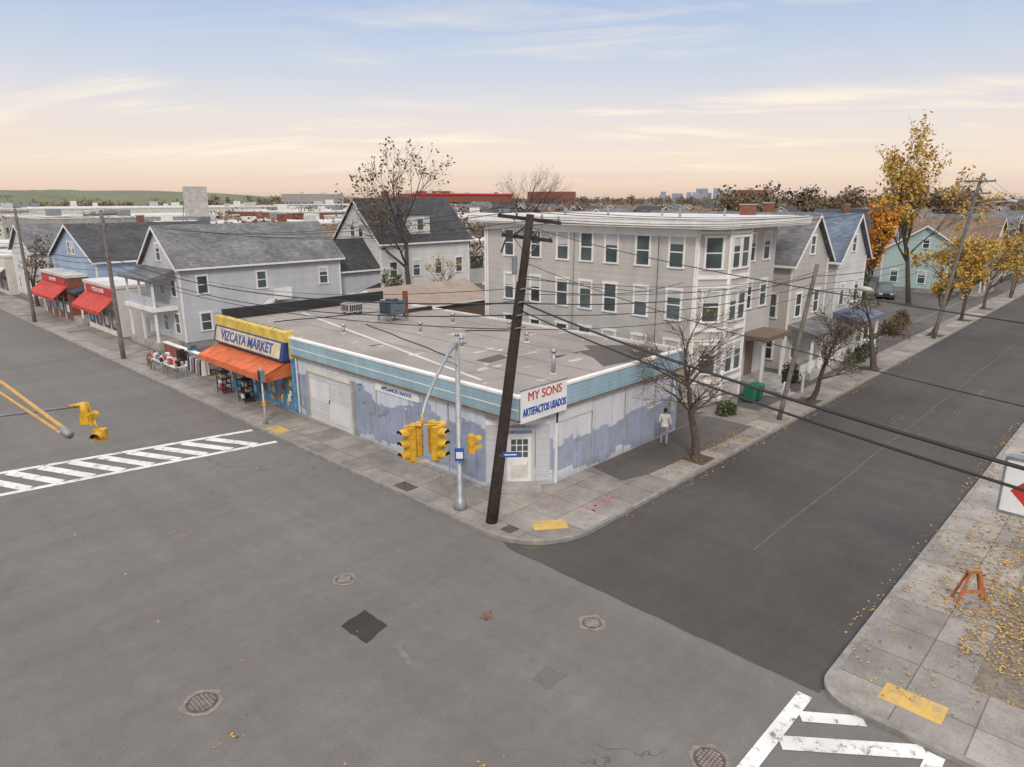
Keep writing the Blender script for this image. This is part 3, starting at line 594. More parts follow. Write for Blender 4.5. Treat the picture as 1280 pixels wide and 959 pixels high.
def flat(name,x0,x1,y0,y1,z,wall,roof='roof_pale',win=True):
    g=G(name); g.p('walls').box(x0,x1,y0,y1,0,z,wall); r=g.p('roof'); r.box(x0-.1,x1+.1,y0-.1,y1+.1,z+.001,z+.3,'trim_cream'); r.box(x0+.3,x1-.3,y0+.3,y1-.3,z+.301,z+.33,roof)
    for i in range(int((x1-x0)*(y1-y0)/260)+2):
        x=R.uniform(x0+2,x1-4);y=R.uniform(y0+2,y1-4);s=R.uniform(1,2.5); q=g.p('roof_units'); q.box(x,x+s,y,y+s,z+.331,z+.4+R.uniform(.6,1.6),R.choice(['ac_grey','steel_grey','trim_cream'])); q.box(x+.2,x+s-.2,y+.2,y+s-.2,z+.3,z+.5,'dark_int')
    if win:
        for i in range(int((x1-x0)/4)): g.p('windows').box(x0+1+i*4,x0+3.4+i*4,y0-.03,y0,z*.4,z*.7,'glass_dark')
        for i in range(int((y1-y0)/4)): g.p('windows').box(x0-.03,x0,y0+1+i*4,y0+3.4+i*4,z*.4,z*.7,'glass_dark')
    g.done()
flat('warehouse',38,60,88,104,6.6,'concrete_plain'); flat('warehouse',36,78,122,150,6.8,'trim_cream'); flat('warehouse',62,84,100,118,7.4,'siding_lgrey')
flat('warehouse',86,128,105,140,7.6,'trim_cream'); flat('warehouse',84,130,150,185,8.2,'brick'); flat('warehouse',36,76,160,190,7.6,'concrete_plain'); flat('warehouse',30,120,205,250,8.8,'trim_cream')
flat('warehouse',130,170,190,240,9.2,'concrete_plain'); flat('warehouse',60,75,70,84,5.6,'siding_white')
flat('office_block',250,330,315,330,14.0,'brick'); flat('office_block',300,318,360,375,16,'brick'); flat('office_block',470,500,400,430,17,'brick'); flat('office_block',190,215,330,350,13.5,'concrete_plain'); flat('office_block',640,670,300,320,19,'brick')
flat('brick_tower',760,780,190,205,24,'brick'); 
b=MB(); b.box(249,331,314.6,314.9,13.3,14.3,'sign_red'); b.build('red_roof_sign_band')
g=G('rooftop_screen'); b=g.p('panel'); b.hexa([(54,135.5,8.2),(57.4,133,8.2),(57.5,133.2,8.2),(54.1,135.7,8.2),(54,135.5,13.6),(57.4,133,13.6),(57.5,133.2,13.6),(54.1,135.7,13.6)],'concrete_plain'); 
for x,y in ((54.4,136),(57.4,133.8)): g.p('frame').tube([(x,y,7.1),(x,y,13.2)],.1,'steel_grey',6); g.p('frame').tube([(x,y+2,7.1),(x,y+.1,12)],.08,'steel_grey',6)
g.done()
g=MB(); n=28
cx,cy=230,900
rings=[(1.0,0),(.85,.35),(.68,.7),(.5,.88),(.25,1.0)]
prev=None
for k,(rr,zz) in enumerate(rings):
    ring=[(cx+330*rr*math.cos(2*math.pi*i/n),cy+150*rr*math.sin(2*math.pi*i/n),-.5+(19+2*math.sin(i))*zz) for i in range(n)]
    if prev:
        for i in range(n): g.face([prev[i],prev[(i+1)%n],ring[(i+1)%n],ring[i]],'hill_green')
    prev=ring
g.face(prev,'hill_green'); g.build('hill',smooth=True)
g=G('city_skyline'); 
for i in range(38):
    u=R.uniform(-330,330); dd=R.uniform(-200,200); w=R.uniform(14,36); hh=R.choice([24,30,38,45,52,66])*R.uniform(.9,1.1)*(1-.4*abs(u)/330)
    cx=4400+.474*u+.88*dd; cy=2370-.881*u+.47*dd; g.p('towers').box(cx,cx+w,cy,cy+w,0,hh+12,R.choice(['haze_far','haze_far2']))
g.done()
# ---------------------------------------------------------------- trees
def rot_dir(d,ang,az):
    d=d.normalized(); ref=Vector((0,0,1)) if abs(d.z)<.9 else Vector((1,0,0)); u=d.cross(ref).normalized(); w=d.cross(u)
    return (d*math.cos(ang)+(u*math.cos(az)+w*math.sin(az))*math.sin(ang)).normalized()
def tree(name,loc,h,seed,leaf='leaf_yellow',nleaf=2,ls=.12,tr=.16,trunk=.32,lv=4,ang=.75,bark='bark',wf=1.0,clump=0.0,kids=(6,5,5,4),lift=.12):
    r=random.Random(seed); g=G(name); W=g.p('trunk_and_limbs',True); Lf=g.p('foliage')
    def leafq(p,s):
        n=Vector((r.gauss(0,1),r.gauss(0,1),r.gauss(0,1))).normalized(); u=n.orthogonal().normalized(); v=n.cross(u); a=r.random()*6.28; u,v=(u*math.cos(a)+v*math.sin(a))*s,(v*math.cos(a)-u*math.sin(a))*s*.7
        Lf.face([p-u,p-v*.8+u*.1,p+u,p+v*.8+u*.1],leaf)
    def br(p,d,L,rad,lev):
        segs=4 if lev<2 else 2; pts=[p];dd=d
        for i in range(segs):
            dd=(dd+Vector((r.gauss(0,.13),r.gauss(0,.13),r.gauss(0,.08)+(lift if lev else .0)))).normalized(); pts.append(pts[-1]+dd*L/segs)
        rr=[max(.007,rad*(1-.62*i/segs)) for i in range(segs+1)]
        W.tube([tuple(q) for q in pts],rr,bark,(8,6,5,3,3)[min(lev,4)],False)
        if lev>=lv:
            if clump and r.random()>clump: return
            for k in range(nleaf): 
                q=pts[r.randrange(1,segs+1)]; leafq(q+Vector((r.gauss(0,.12),r.gauss(0,.12),r.gauss(0,.12)))*(ls/.12),ls*r.uniform(.6,1.3))
            return
        n=kids[min(lev,3)]
        for k in range(n):
            f=r.uniform(.45 if lev else trunk,1.0) if k else 1.0
            x=f*segs; i=min(int(x),segs-1); q=pts[i].lerp(pts[i+1],x-i)
            a=r.uniform(.35,1.0)*ang*(1.15 if lev==0 else 1) if k else .15
            nd=rot_dir(dd,a,k*2.4+r.random()); nd=Vector((nd.x*wf,nd.y*wf,nd.z)).normalized()
            br(q,nd,L*r.uniform(.5,.75)*(1.0 if lev else .62),rr[i]*r.uniform(.5,.7),lev+1)
    p0=Vector((loc[0],loc[1],.08))
    W.tube([tuple(p0),tuple(p0+Vector((0,0,.25)))],[tr*1.5,tr*1.05],bark,8,False)
    br(p0,Vector((r.gauss(0,.03),r.gauss(0,.03),1)).normalized(),h*.58,tr,0)
    ob=g.done((loc[0],loc[1],.08)); return ob
tree('street_tree',(27.1,14.4),6.9,4,nleaf=1,ls=.055,tr=.21,trunk=.42,clump=.35,bark='bark',wf=1.35,ang=1.05,kids=(9,6,5,4),lift=.08)
tree('street_tree',(39.9,14.2),5.8,5,nleaf=1,ls=.07,tr=.17,trunk=.45,clump=.4,wf=1.2,ang=.9,kids=(8,5,5,4),leaf='leaf_brown')
tree('street_tree',(50.7,14.1),5.8,8,nleaf=2,ls=.09,tr=.24,trunk=.45,clump=.6,wf=1.5,ang=1.0,leaf='leaf_brown',lift=.05)
for i,(x,h,lf,cl,nl) in enumerate([(67.5,8.5,'leaf_yellow',.9,6),(78,7.5,'leaf_yellow',.8,5),(88,8,'leaf_yellow',.7,4),(104,8.5,'leaf_yellow',.8,5),(122,9,'leaf_brown',.8,5)]):
    tree('street_tree',(x,14.6),h,20+i,nleaf=nl,ls=.16,tr=.18,trunk=.4,clump=cl,leaf=lf,kids=(7,5,4,3),wf=1.2)
tree('tall_yellow_tree',(86,21.3),18,31,nleaf=6,ls=.2,tr=.3,trunk=.3,clump=.8,leaf='leaf_yellow',wf=.85,ang=.7,kids=(10,5,4,4))
tree('orange_tree',(69,21.3),10.0,33,nleaf=9,ls=.13,tr=.18,trunk=.2,leaf='leaf_orange',wf=.6,ang=.5,kids=(9,6,4,4))
tree('tall_sparse_tree',(41.3,52.8),17.5,41,nleaf=3,ls=.16,tr=.32,trunk=.5,clump=.5,leaf='leaf_brown',ang=.85,kids=(7,5,4,4),lift=.05)
tree('bare_tree',(62,58.5),15.8,43,nleaf=1,ls=.1,tr=.32,trunk=.45,clump=.2,leaf='leaf_brown',kids=(7,5,5,4),wf=1.2)
tree('yard_tree',(44,50.5),6.5,45,nleaf=2,ls=.12,tr=.14,leaf='leaf_yellow',clump=.4,kids=(6,4,4,3))
tree('yard_tree',(38,52.5),5.0,46,nleaf=3,ls=.12,tr=.14,leaf='leaf_green',kids=(6,4,4,3))
tree('yard_tree',(60.5,19.5),6.0,47,nleaf=5,ls=.14,tr=.14,leaf='leaf_green',kids=(6,5,4,3))
tree('yard_tree',(62,30),7.5,51,nleaf=2,ls=.14,tr=.14,leaf='leaf_brown',kids=(6,5,4,3))
tree('yard_tree',(18.8,89.5),7.5,48,nleaf=3,ls=.15,tr=.2,leaf='leaf_brown',clump=.6,kids=(6,4,4,3))
tree('yard_tree',(92,33),10,49,nleaf=6,ls=.18,tr=.2,leaf='leaf_brown',kids=(6,5,4,3))
def crowns(name,pts,mat='leaf_far',nq=95,sz=.055):
    b=MB(); r=random.Random(99)
    for (x,y,h) in pts:
        w=h*r.uniform(.3,.45); lob=[(x+r.gauss(0,w*.45),y+r.gauss(0,w*.45),h*r.uniform(.45,.8),w*r.uniform(.45,.75)) for _ in range(6)]
        b.tube([(x,y,0),(x,y,h*.6)],[.25,.12],'bark',4,False)
        for L in lob: b.tube([(x,y,h*.35),(L[0],L[1],L[2]+L[3]*.7)],[.12,.03],'bark',3,False)
        s=h*sz
        for k in range(nq):
            L=lob[k%6]; d=Vector((r.gauss(0,1),r.gauss(0,1),r.gauss(0,1))).normalized()*L[3]*r.uniform(.4,1.15)
            p=Vector((L[0],L[1],L[2]))+Vector((d.x,d.y,d.z*.9)); n=Vector((r.gauss(0,1),r.gauss(0,1),r.gauss(0,1)+.4)).normalized(); u=n.orthogonal().normalized()*s*r.uniform(.6,1.4); v=n.cross(u)*r.uniform(.5,1)
            b.face([p-u,p-v,p+u,p+v],mat)
    b.build(name)
ca,sa=math.cos(math.radians(43.72)),math.sin(math.radians(43.72))
def okpt(x,y):
    if y<17.5 and y>-1 : return False
    if 60<x<120 and 16<y<44: return False
    if x<19.5 : return False
    if x<34 and y<130: return False
    if 28<x<135 and 98<y<255 and R.random()<.93: return False
    return True
near=[];far=[]
for i in range(600):
    d=R.uniform(75,420); th=math.radians(R.uniform(-40,42)); F=d*math.cos(th); Rr=d*math.sin(th); x=F*ca+Rr*sa; y=F*sa-Rr*ca
    if not okpt(x,y): continue
    (near if d<210 else far).append((x,y,R.uniform(6,10.5)))
crowns('distant_trees',near,nq=380,sz=.027); crowns('distant_trees',far,nq=130,sz=.048)
pts=[]
for i in range(900):
    d=R.uniform(420,1500); th=math.radians(R.uniform(-42,44)); F=d*math.cos(th); Rr=d*math.sin(th)
    pts.append((F*ca+Rr*sa,F*sa-Rr*ca,R.uniform(8,13)*(1 if d<800 else 1.3)))
crowns('distant_trees',pts,nq=70,sz=.06)
pts=[]
for i in range(44):
    d=R.uniform(170,340); th=math.radians(R.uniform(17,33)); F=d*math.cos(th); Rr=d*math.sin(th); x=F*ca+Rr*sa; y=F*sa-Rr*ca
    if okpt(x,y): pts.append((x,y,R.uniform(12,16.5)))
crowns('distant_trees',pts,nq=620,sz=.03)
def bush(x,y,r0,h,mat):
    b=MB(); r=random.Random(int(x*10))
    for k in range(420):
        d=Vector((r.gauss(0,1),r.gauss(0,1),abs(r.gauss(0,1)))).normalized()*r.uniform(.5,1.05); p=Vector((x+d.x*r0,y+d.y*r0*.7,.15+d.z*h)); n=Vector((r.gauss(0,1),r.gauss(0,1),r.gauss(0,1))).normalized(); u=n.orthogonal().normalized()*.08; v=n.cross(u)
        b.face([p-u,p-v,p+u,p+v],mat)
    b.build('bush')
for x,y in ((34.3,16.6),(43.6,17),(52.5,15.9),(55,16),(58.5,17),(62,18),(65,17.5),(70,18),(73,18.5)): bush(x,y,.7 if x<40 else 1.0,.7 if x<40 else 1.2,'leaf_green' if x<60 else 'leaf_brown')
def leaves(name,areas,z=.15):
    b=MB()
    for (x0,x1,y0,y1,n) in areas:
        cl=[(R.uniform(x0,x1),R.uniform(y0,y1)) for _ in range(max(4,n//40))]
        for i in range(n):
            if R.random()<.6:
                c=R.choice(cl); x=c[0]+R.gauss(0,.5);y=c[1]+R.gauss(0,.25)
                if not(x0<x<x1 and y0<y<y1): continue
            else: x=R.uniform(x0,x1);y=R.uniform(y0,y1)
            s=R.uniform(.022,.055); a=R.random()*6.28; u=Vector((math.cos(a),math.sin(a),R.uniform(-.3,.3)))*s; v=Vector((-math.sin(a),math.cos(a),R.uniform(-.3,.3)))*s*.7; p=Vector((x,y,z+.015))
            b.face([p-u,p-v,p+u,p+v],R.choice(['leaf_yellow','leaf_yellow','leaf_orange','leaf_brown','wood_step']))
    b.build(name)
leaves('fallen_leaves',[(19,34,.2,2.6,5200),(21,30,2.4,3.8,800),(17,36,3.9,4.5,260),(24,34,13.7,15,420),(16,19,1,4,50),(15.8,18.2,19,40,140)])
leaves('fallen_leaves',[(18,60,4.65,5.0,600),(20,60,13.1,13.45,500),(36,70,5,13,120),(3,15,5,30,50)],.0)
# ---------------------------------------------------------------- poles & wires
def wpole(name,base,top,r0=.17,r1=.11,mat='wood_pole',arms=(),extras=None):
    g=G(name); b=g.p('pole',True); B=Vector(base);T=Vector(top)
    b.tube([tuple(B.lerp(T,i/8)) for i in range(9)],[r0+(r1-r0)*i/8 for i in range(9)],mat,12)
    for (f,dx,dy,L,slope) in arms:
        c=B.lerp(T,f); d=Vector((dx,dy,slope)).normalized(); n=Vector((-d.y,d.x,0)).normalized()
        p=c+n*(r1+.05); a=p-d*L/2; e=p+d*L/2; u=n*.05; w=Vector((0,0,.06)); k=g.p('crossarms')
        k.hexa([a-u-w,e-u-w,e+u-w,a+u-w,a-u+w,e-u+w,e+u+w,a+u+w],mat)
        for q in (-.46,-.2,.2,.46):
            z=p+d*L*q; g.p('insulators',True).tube([tuple(z+Vector((0,0,.06))),tuple(z+Vector((0,0,.12))),tuple(z+Vector((0,0,.14))),tuple(z+Vector((0,0,.22)))],[.02,.05,.035,.03],'steel_grey',8)
        k.tube([tuple(p+d*L*.25+Vector((0,0,-.06))),tuple(c-Vector((0,0,.6)))],.018,'steel_grey',5); k.tube([tuple(p-d*L*.25+Vector((0,0,-.06))),tuple(c-Vector((0,0,.6)))],.018,'steel_grey',5)
    if extras: extras(g,B,T)
    g.done(base); return T
def ex1(g,B,T):
    c=g.p('cable_riser',True)
    for off in ((.2,-.05),(-.16,.12)): c.tube([tuple(B.lerp(T,f)+Vector((off[0],off[1],0))*(1-.35*f)) for f in (0,.3,.6,.8)],.035,'wood_pole',6)
    h=g.p('hardware'); 
    for f in (.66,.70,.74,.78): p=B.lerp(T,f); h.tube([tuple(p-Vector((.25,.2,0))),tuple(p+Vector((.25,-.2,0)))],.03,'steel_grey',6)
    p=B.lerp(T,.85); h.tube([tuple(p+Vector((-.3,.15,-.3))),tuple(p+Vector((-.3,.15,.3)))],.09,'steel_grey',10)
    p=B.lerp(T,.97); h.tube([tuple(p),tuple(p+Vector((-.6,.5,-.5))),tuple(p+Vector((-.7,.6,-.9)))],.03,'black_trim',6)
    p=B.lerp(T,.245); s=g.p('street_name_sign'); t=(.75,-.66);n=(-.66,-.75); s.obox((p.x,p.y,p.z),t,n,.05,.62,-.08,.12,.2,.22,'sign_blue'); s.obox((p.x,p.y,p.z),t,n,.12,.55,-.0,.04,.22,.225,'sign_white')
    s.tube([tuple(p),tuple(p+Vector((-.2,-.2,0)))],.02,'steel_grey',5)
top=wpole('utility_pole',(16.2,16.5,.1),(17.25,15.67,11.0),.19,.13,'wood_pole',[(.985,.72,-.70,2.1,-.12),(.93,.72,-.70,1.7,-.12)],ex1)
wpole('utility_pole',(16.3,55.1,.1),(16.3,55.3,10.7),.17,.12,'wood_pole_grey',[(.97,1,0,2.2,0),(.9,1,0,2.0,0)])
wpole('utility_pole',(15.9,78,.1),(15.9,78,10.6),.17,.12,'wood_pole_grey',[(.97,1,0,2.2,0)])
wpole('utility_pole',(15.9,108,.1),(15.9,108,10.6),.17,.12,'wood_pole_grey',[(.97,1,0,2.2,0)])
def ex2(g,B,T):
    a=g.p('lamp_arm',True); p=B.lerp(T,.82); a.tube([tuple(p),tuple(p+Vector((.0,-1.0,.35))),tuple(p+Vector((0,-2.2,.45)))],.035,'galv',8); h=g.p('lamp_head',True); e=p+Vector((0,-2.2,.45)); h.tube([tuple(e),tuple(e+Vector((0,-.25,.02))),tuple(e+Vector((0,-.6,-.02))),tuple(e+Vector((0,-.75,-.04)))],[.06,.13,.12,.03],'ac_grey',10)
wpole('utility_pole',(35.3,14.1,.1),(36.1,13.3,8.3),.13,.1,'wood_pole_grey',[],ex2)
wpole('utility_pole',(66,14.1,.1),(67.2,12.8,13.2),.17,.12,'wood_pole_grey',[(.97,.0,1,2.2,0),(.9,0,1,2,0)],ex2)
wpole('utility_pole',(100,14.1,.1),(100,14,11.5),.17,.12,'wood_pole_grey',[(.97,.0,1,2.2,0)],ex2)
wpole('utility_pole',(7.6,-8,.1),(7.6,-8,11),.17,.12,'wood_pole',[(.97,1,.3,2.2,0)])
wb=MB()
def wire(a,b,sag,r=.014,n=16):
    a=Vector(a);b=Vector(b); wb.tube([tuple(a.lerp(b,i/n)-Vector((0,0,sag*4*(i/n)*(1-i/n)))) for i in range(n+1)],r,'wire_black',4,False)
for k,(dx,dz) in enumerate([(-.95,.25),(-.4,.2),(.45,.05),(.95,0)]):
    q=(17.2+.72*dx,15.7-.7*dx,10.85+dz-.12*dx)
    wire(q,(16.3+dx,55.2,10.55),1.1,.012); wire((16.3+dx,55.2,10.55),(15.9+dx,78,10.5),.5,.012); wire((15.9+dx,78,10.5),(15.9+dx,108,10.5),.6,.012)
    wire(q,(66.9,12.9+dx,12.9),1.3,.012); wire((66.9,12.9+dx,12.9),(100,14+dx,11.3),.6,.012)
for z,s,r in ((8.1,1.0,.028),(7.7,1.2,.022),(7.2,.9,.018)):
    wire((16.95,15.9,z),(16.3,55.1,z-.6),s,r); wire((16.3,55.1,z-.6),(15.9,78,z-.6),.5,r); wire((15.9,78,z-.6),(15.9,108,z-.6),.5,r)
    wire((17.0,15.9,z),(36.0,13.4,z-.4),.5,r*.7); wire((36.0,13.4,z-.4),(66.6,13.4,z),.6,r*.7)
wire((17,15.9,8.15),(7.6,-8,8.6),.5,.032,24); wire((17,15.85,7.85),(7.6,-8,8.3),.5,.025,24)
wire((17.2,15.7,10.6),(7.6,-8,10.2),.5,.010); wire((17.2,15.7,9.4),(7.6,-8,9.3),.6,.010)
wire((17,15.9,8.6),(33.1,19,7.2),.4,.015); wire((17,15.9,8.6),(20.9,56,6.0),.8,.012); wire((17,15.9,8.2),(25,41.9,5.0),.6,.012); wire((36,13.4,7.9),(36,17.1,6.5),.1,.01)
wire((17.1,15.8,9.6),(33,30,8.0),.5,.012); wire((17.1,15.8,9.0),(40,17.5,6.8),.6,.012); wire((17.1,15.8,8.9),(48,17.5,6.8),.6,.012); wire((17.1,15.8,8.4),(54,17.4,6.8),.7,.012)
wb.build('overhead_wires')
# ---------------------------------------------------------------- traffic signals
def sighead(g,p,az,lamps=3,tag=''):
    t=(math.cos(az),math.sin(az)); n=(math.sin(az),-math.cos(az)); H=.34*lamps; B=g.p('signal_head'+tag); L=g.p('lenses'+tag)
    for i in range(lamps): B.obox(p,t,n,-.165,.165,-.34*(i+1)+.008,-.34*i,-.1,.1,'signal_yellow')
    B.obox(p,t,n,-.15,.15,-H+.02,-.02,-.09,.09,'black_trim'); B.obox(p,t,n,-.12,.12,-H+.04,-.04,-.14,-.101,'signal_yellow')
    T=Vector((t[0],t[1],0));N=Vector((n[0],n[1],0));P=Vector(p)
    for i in range(lamps):
        c=P+Vector((0,0,-.17-.34*i))+N*.101
        L.tube([tuple(c),tuple(c+N*.02)],[.12,.10],['lens_red','lens_amber','lens_green'][i],12)
        k=10; 
        for j in range(k):
            a0=math.radians(-25+230*j/k);a1=math.radians(-25+230*(j+1)/k)
            def q(a,d,r): return tuple(c+T*math.cos(a)*r+Vector((0,0,1))*math.sin(a)*r+N*d)
            m=.26 if 0<j<k-1 else .16
            B.face([q(a0,0,.14),q(a1,0,.14),q(a1,m,.135),q(a0,m,.135)],'signal_yellow'); B.face([q(a0,0,.13),q(a0,m,.125),q(a1,m,.125),q(a1,0,.13)],'black_trim')
g=G('traffic_signal'); b=g.p('pole',True)
b.tube([(16.2,18.2,.13),(16.2,18.2,.3),(16.2,18.2,.55),(16.2,18.2,.6),(16.2,18.2,6.8)],[.26,.24,.2,.12,.085],'galv',14); b.tube([(16.2,18.2,6.8),(16.2,18.2,6.9)],[.1,.03],'galv',10)
a=g.p('mast_arm',True); a.tube([(16.2,18.2,6.5),(15.2,17.5,6.45),(13.6,16.25,6.15),(12.4,15.35,5.75),(12.0,15.05,5.45)],[.07,.065,.055,.05,.045],'galv',10); a.tube([(16.2,18.2,5.7),(14.6,17.0,6.35)],.02,'galv',5)
hp=(12.0,15.05)
a.tube([(hp[0]-.35,hp[1]+.3,5.17),(hp[0]+.35,hp[1]-.3,5.17)],.03,'signal_yellow',8); a.tube([(hp[0],hp[1],5.5),(hp[0],hp[1],5.15)],.04,'signal_yellow',8); a.tube([(hp[0]-.35,hp[1]+.3,4.05),(hp[0]+.35,hp[1]-.3,4.05)],.02,'signal_yellow',8)
sighead(g,(hp[0]-.27,hp[1]+.27,5.13),math.radians(-92),3,'_a'); sighead(g,(hp[0]+.3,hp[1]-.3,5.15),math.radians(10),3,'_b'); sighead(g,(hp[0]+.05,hp[1]+.35,5.13),math.radians(130),3,'_c'); sighead(g,(hp[0]+.5,hp[1]+.1,5.15),math.radians(80),3,'_d')
sighead(g,(16.45,17.8,3.1),math.radians(60),2,'_e'); g.p('pedestrian_sign').obox((16.0,18.0,2.2),(.72,-.69),(-.69,-.72),-.15,.2,0,.5,.12,.14,'sign_blue'); g.p('pedestrian_sign').obox((16.0,18.0,2.2),(.72,-.69),(-.69,-.72),-.1,.15,.1,.35,.14,.145,'sign_white'); g.p('control_box').box(16.28,16.5,18.1,18.35,1.6,2.1,'galv')
g.done((16.2,18.2,.13))
g=G('traffic_signal'); b=g.p('pole',True); b.tube([(1.0,22.2,.0),(1.0,22.2,6.8)],[.14,.09],'galv',12); g.p('mast_arm',True).tube([(1.0,22.2,6.0),(3.2,21.8,5.98),(5.2,21.3,5.95)],[.05,.04,.035],'steel_grey',8)
g.p('bracket',True).tube([(4.8,21.37,6.0),(5.2,21.28,6.0),(5.3,21.26,5.6)],[.04,.07,.04],'signal_yellow',8); b2=g.p('bracket'); b2.box(5.02,5.2,21.2,21.38,5.5,6.05,'signal_yellow')
sighead(g,(5.35,21.0,5.3),math.radians(-40),1,'_a'); sighead(g,(5.15,21.25,5.75),math.radians(130),1,'_b')
g.p('hanger',True).tube([(5.25,21.2,5.6),(5.35,21.05,5.25)],.03,'signal_yellow',6)
g.done((1,22.2,0))
g=G('signal_mast'); b=g.p('pole',True); b.tube([(1.2,27.5,.0),(1.2,27.5,7.2)],[.14,.1],'galv',12); a=g.p('mast_arms',True); a.tube([(1.2,27.5,6.6),(3.7,23.3,6.55),(3.8,17.6,6.45)],.05,'arm_yellow',8); a.tube([(1.2,27.5,6.4),(3.55,23.3,6.35),(3.7,17.6,6.4)],.04,'arm_yellow',8); a.tube([(3.75,17.8,6.42),(3.8,17.3,6.4)],[.08,.1],'steel_grey',8)
g.done((1.2,27.5,0))
g=G('signal_post'); b=g.p('post',True); b.tube([(16.1,33.2,.13),(16.1,33.2,.4),(16.1,33.2,3.2)],[.14,.06,.05],'galv',10); g.p('box').box(15.98,16.22,33.05,33.35,2.4,3.0,'steel_grey'); g.p('box').box(15.95,15.98,33.1,33.3,2.45,2.95,'dark_int'); g.p('push_button').box(16.02,16.18,33.12,33.28,1.1,1.35,'signal_yellow'); g.done((16.1,33.2,.13))
# ---------------------------------------------------------------- sidewalk goods
g=G('clothing_rack'); f=g.p('frame')
for y in (43,45.4): f.tube([(17.3,y,.13),(17.3,y,1.8)],.025,'galv',6); f.tube([(17.0,y,.14),(17.6,y,.14)],.025,'galv',6)
f.tube([(17.3,43,1.8),(17.3,45.4,1.8)],.025,'galv',6)
cm=['cloth_white','sign_red','poster_blue','hair_dark','poster_mix','cloth_grey','hair_dark']
for i in range(18):
    y=43.1+i*.125; g.p('garments').hexa([(17.05,y,.75+.1*(i%3)),(17.55,y,.75+.1*(i%3)),(17.55,y+.07,.75),(17.05,y+.07,.75),(17.12,y,1.7),(17.48,y,1.7),(17.48,y+.07,1.7),(17.12,y+.07,1.7)],cm[(i*3)%7])
g.done()
for y0 in (46,48.2):
    g=G('vendor_table'); f=g.p('table'); f.box(16.5,17.4,y0,y0+1.8,.85,.9,'trim_cream')
    for x in (16.6,17.3):
        for y in (y0+.1,y0+1.7): f.box(x-.03,x+.03,y-.03,y+.03,.13,.85,'steel_grey')
    for i in range(22):
        x=R.uniform(16.5,17.2);y=R.uniform(y0,y0+1.5);s=R.uniform(.1,.3); g.p('goods').hexa([(x,y,.901),(x+s,y,.901),(x+s,y+s,.901),(x,y+s,.901),(x+.02,y+.02,1.0+s),(x+s-.03,y+.02,1.0+s),(x+s-.02,y+s-.03,1.0+s),(x+.03,y+s-.02,1.0+s)],cm[i%7])
    g.done()
for k in range(7):
    y=42.6+k*1.3+R.uniform(-.3,.3);x=R.uniform(17.9,19.3); g=G('stacked_crates')
    for q in range(3):
        z=.13; xx=x+R.uniform(-.5,.5); yy=y+R.uniform(-.4,.4)
        for w in range(R.randint(1,3)): s=R.uniform(.3,.5); g.p('crates').box(xx,xx+s,yy,yy+s,z,z+.34,R.choice(['cloth_grey','hair_dark','wood_step','cloth_white','poster_blue','brick'])); g.p('crates').box(xx-.015,xx+s+.015,yy-.015,yy+s+.015,z+.34,z+.37,'black_trim'); z+=.371
    g.done()
for (x,y) in ((17.3,40.6),(17.3,37.8)):
    g=G('display_rack'); f=g.p('frame')
    for dx in (-.25,.25):
        for dy in (-.4,.4): f.box(x+dx-.02,x+dx+.02,y+dy-.02,y+dy+.02,.13,1.5,'black_trim')
    for k in range(4): f.box(x-.28,x+.28,y-.42,y+.42,.35+.36*k,.38+.36*k,'black_trim'); 
    for k in range(14): z=.381+.36*R.randrange(3); a=x+R.uniform(-.25,.1);c=y+R.uniform(-.38,.2); g.p('goods').box(a,a+.14,c,c+.18,z,z+R.uniform(.12,.28),R.choice(cm+['sign_yellow','sign_red']))
    g.done()
g=G('brick_wall'); g.p('wall').box(19.0,19.25,47,54.5,.12,1.0,'brick'); g.p('cap').box(18.95,19.3,46.95,54.55,1.0,1.08,'trim_white'); g.done()
def bicycle(x,y,az):
    g=G('bicycle'); c,s=math.cos(az),math.sin(az)
    def q(a,z,d=0): return (x+a*c-d*s,y+a*s+d*c,z+.13)
    for cx in (-.52,.52):
        g.p('wheels',True).tube([q(cx+.33*math.cos(k*math.pi/9),.34+.33*math.sin(k*math.pi/9)) for k in range(19)],.02,'rubber',5,False)
        for k in range(6): g.p('spokes').tube([q(cx,.34),q(cx+.32*math.cos(k*1.047),.34+.32*math.sin(k*1.047))],.004,'galv',3)
    f=g.p('frame',True)
    for a,bb in (((-.52,.34),(-.18,.85)),((-.52,.34),(-.05,.3)),((-.05,.3),(-.2,.92)),((-.05,.3),(.36,.8)),((-.18,.82),(.35,.86)),((.34,.95),(.52,.34))): f.tube([q(*a),q(*bb)],.018,'sign_red',6)
    f.tube([q(.34,.98,-.25),q(.34,.98,.25)],.014,'black_trim',6); g.p('saddle').obox((x,y,0),(c,s),(-s,c),-.32,-.08,1.03,1.08,-.06,.06,'black_trim'); g.done()
bicycle(16.6,50.8,1.4); bicycle(17.2,51.6,1.7)
g=G('a_frame_barricade'); b=g.p('legs'); x,y=22.3,2.8
px=.66;py=-.75
def w2(a,d,z): return (x+a*px+d*(-py),y+a*py+d*px,z)
for e in (-.16,.16):
    for sg in (-1,1):
        b.hexa([w2(sg*.42-.04,e-.02,.13),w2(sg*.42+.04,e-.02,.13),w2(sg*.42+.04,e+.02,.13),w2(sg*.42-.04,e+.02,.13),w2(sg*.12-.04,e*.3-.02,1.05),w2(sg*.12+.04,e*.3-.02,1.05),w2(sg*.12+.04,e*.3+.02,1.05),w2(sg*.12-.04,e*.3+.02,1.05)],'barrier_orange')
